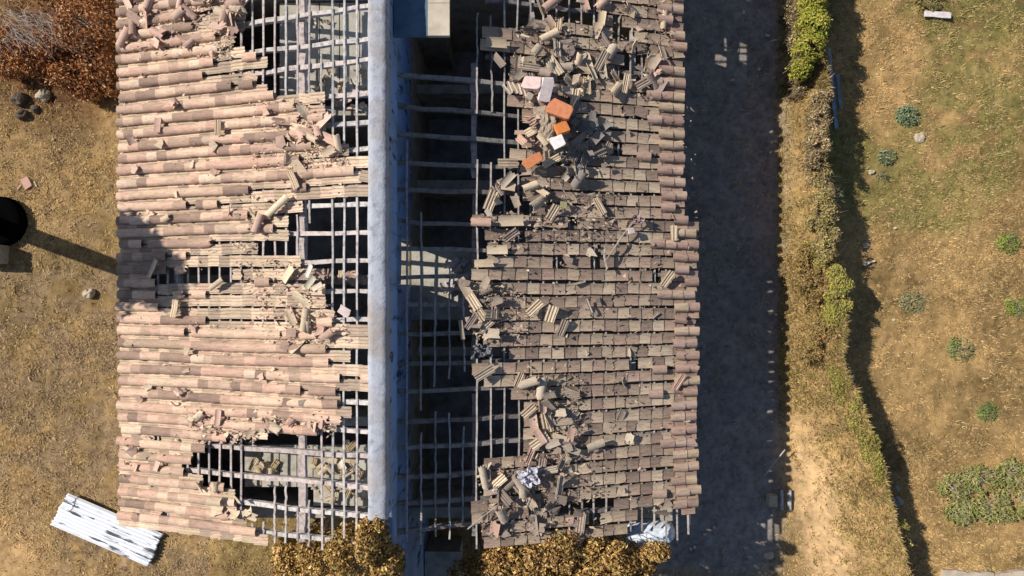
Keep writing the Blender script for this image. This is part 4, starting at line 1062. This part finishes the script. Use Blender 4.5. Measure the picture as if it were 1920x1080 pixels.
rubble([(235,600),(640,600),(620,790),(360,800),(235,980)], 18, 'L', ['flat', 'barrel'], PINK + CREAM, 'tile fragment resting on the lower rows of the left slope', 'tile fragments on the lower left rows', lmax=.03, base=.13, L=(.1, .24), sh=.7)
rubble([(360,770),(640,790),(500,815),(380,830)], 14, 'L', ['flat', 'barrel'], PINK + CREAM, 'broken tile along the upper rim of the lower left hole', 'broken tiles along the lower hole rim', lmax=.06, base=.1, L=(.12, .3))
rubble([(380,905),(440,910),(500,980),(420,960)], 8, 'L', ['flat', 'barrel'], CREAM, 'broken tile on the lower rim of the lower left hole', 'broken tiles on the lower rim of the hole', lmax=.05, base=.1, L=(.12, .3))
# fallen pieces lying on the attic floors and wall tops under the holes
def fallen(box, n, z, label, group, pal=CREAM):
    for k in range(n):
        px = R.uniform(box[0], box[2]); py = R.uniform(box[1], box[3])
        if R.random() < .6: shard(px, py, R.uniform(.05, .14), pc(pal), None, label, group, z=z + R.uniform(.02, .10), rx=R.normal(0, .4), ry=R.normal(0, .4))
        else: loose(px, py, R.uniform(0, 180), K[R.integers(5)], pc(pal), None, label, group, L=R.uniform(.15, .32), W=.15, z=z + R.uniform(.03, .08), rx=R.normal(0, .25), ry=R.normal(0, .25), name='tile_shard', cat='tile shard')
OC = [[.55,.42,.26],[.62,.52,.38],[.45,.33,.20]]
fallen((565, 20, 612, 55), 12, 3.07, 'fallen piece on the attic floor under the top left hole, beside the beam', 'pieces fallen on the attic floor by the beam', OC)
fallen((590, 118, 690, 172), 26, 3.07, 'fallen piece at the lower side of the attic floor under the top left hole', 'pieces fallen at the lower side of the upper attic floor', OC)
fallen((475, 868, 520, 888), 22, 3.03, 'fallen piece on the small attic floor left of the beam in the lower hole', 'pieces fallen left of the beam in the lower hole', OC)
fallen((585, 830, 690, 945), 55, 3.05, 'fallen piece strewn on the attic floor right of the beam in the lower hole', 'pieces fallen right of the beam in the lower hole', OC)
fallen((600, 512, 690, 528), 22, 3.02, 'fallen piece on the wall top seen through the middle hole', 'pieces on the wall top in the middle hole', PINK + CREAM)
fallen((620, 188, 690, 205), 14, 3.02, 'fallen piece on the wall top seen through the upper hole', 'pieces on the wall top in the upper hole', PINK + CREAM)
fallen((832, 478, 872, 545), 16, 3.12, 'pale piece on the sunlit floor patch right of the ridge wall', 'pieces on the sunlit floor patch', [[.6,.55,.5]])
# crumbs of clay and mortar lying in the rubble areas: nobody could count them
def crumbs(polys, side, n, pal):
    V = []; F = []; C = []; k = 0
    B = slope_basis(side)
    while k < n:
        P = polys[R.integers(len(polys))]; xs = [p[0] for p in P]; ys = [p[1] for p in P]
        px = R.uniform(min(xs), max(xs)); py = R.uniform(min(ys), max(ys))
        if not inpoly(px, py, P): continue
        if any(inpoly(px, py, h) for h in (HOLES_L if side == 'L' else HOLES_R)): continue
        if side == 'R' and px < lerp_tab(LEFT_OF_R, py) + 8: continue
        o = np.array(on_roof(px, py, side)) + B[:, 2] * R.uniform(.05, .14); r_ = R.uniform(.012, .05)
        q = R.normal(0, 1, (4, 3)) * r_ * np.array([1, .7, .45])
        V.append(o + q @ B.T); F += [[4*k, 4*k+1, 4*k+2], [4*k, 4*k+2, 4*k+3], [4*k, 4*k+3, 4*k+1], [4*k+1, 4*k+3, 4*k+2]]; C.append(np.tile(pc(pal), (4, 1))); k += 1
    o = npmesh('clay_crumbs', np.concatenate(V), np.array(F), M_LOOSE, None, np.concatenate(C)); tag(o, kind='stuff')
crumbs([[(960,50),(1090,60),(1100,350),(1000,340),(950,155)], [(1000,0),(1270,0),(1240,190),(1060,170)], [(890,360),(1150,360),(1150,460),(890,470)], [(862,520),(985,540),(985,640),(870,650)], [(960,700),(1090,700),(1090,860),(980,860)], [(890,870),(1120,860),(1120,1010),(900,1010)], [(900,200),(1300,200),(1300,950),(900,950)]], 'R', 2600, GREY + CREAM + PINK[:1])
crumbs([[(235,0),(460,0),(440,110),(240,110)], [(470,190),(620,190),(660,320),(480,320)], [(440,450),(640,480),(660,640),(500,650)], [(235,0),(650,200),(650,1000),(235,980)], [(350,760),(640,780),(640,830),(360,830)]], 'L', 2600, PINK + CREAM + [[.75,.6,.46]])
# crumpled cloths
def cloth(px, py, r, col, label, seed, side='R'):
    n = 22; U, Vv = np.meshgrid(np.linspace(-1, 1, n), np.linspace(-1, 1, n)); B = slope_basis(side); p = np.array(on_roof(px, py, side))
    rr = np.maximum(np.abs(U), np.abs(Vv)); ang_ = np.arctan2(Vv, U); k = .6 + .8 * noise(ang_ * 2 + 9, ang_ * 0 + seed, 1.0, seed, 2)
    X_ = U * r * k; Y_ = Vv * r * k * .8; Z_ = .24 + .22 * (noise(U + seed, Vv, .32, seed, 3) - .4)
    V = np.stack([X_, Y_, Z_], -1).reshape(-1, 3) @ B.T + p; ii = np.arange(n*n).reshape(n, n); Qs = np.stack([ii[:-1,:-1].ravel(), ii[:-1,1:].ravel(), ii[1:,1:].ravel(), ii[1:,:-1].ravel()], 1)
    V2 = V.copy(); V2[:, 2] -= .008; rim = np.concatenate([ii[0, :], ii[1:, -1], ii[-1, :-1][::-1], ii[1:-1, 0][::-1]]); rn = np.roll(rim, -1)
    o = npmesh('crumpled_cloth', np.concatenate([V, V2]), [Qs, Qs[:, ::-1] + n*n, np.stack([rim, rim + n*n, rn + n*n, rn], 1)], mat('cloth_%d' % seed, col, .8, mix=tuple(c * .5 for c in col), scale=10), None)
    tag(o, label, 'cloth')
cloth(985, 888, .22, (.62, .60, .66), 'crumpled grey white cloth among the slipped tiles near the bottom', 5)
cloth(1185, 412, .13, (.50, .36, .34), 'small crumpled pinkish rag at the end of the long thin stick', 8)
cloth(898, 655, .20, (.20, .20, .21), 'torn dark plastic sheet hanging over the battens in the shade', 12)
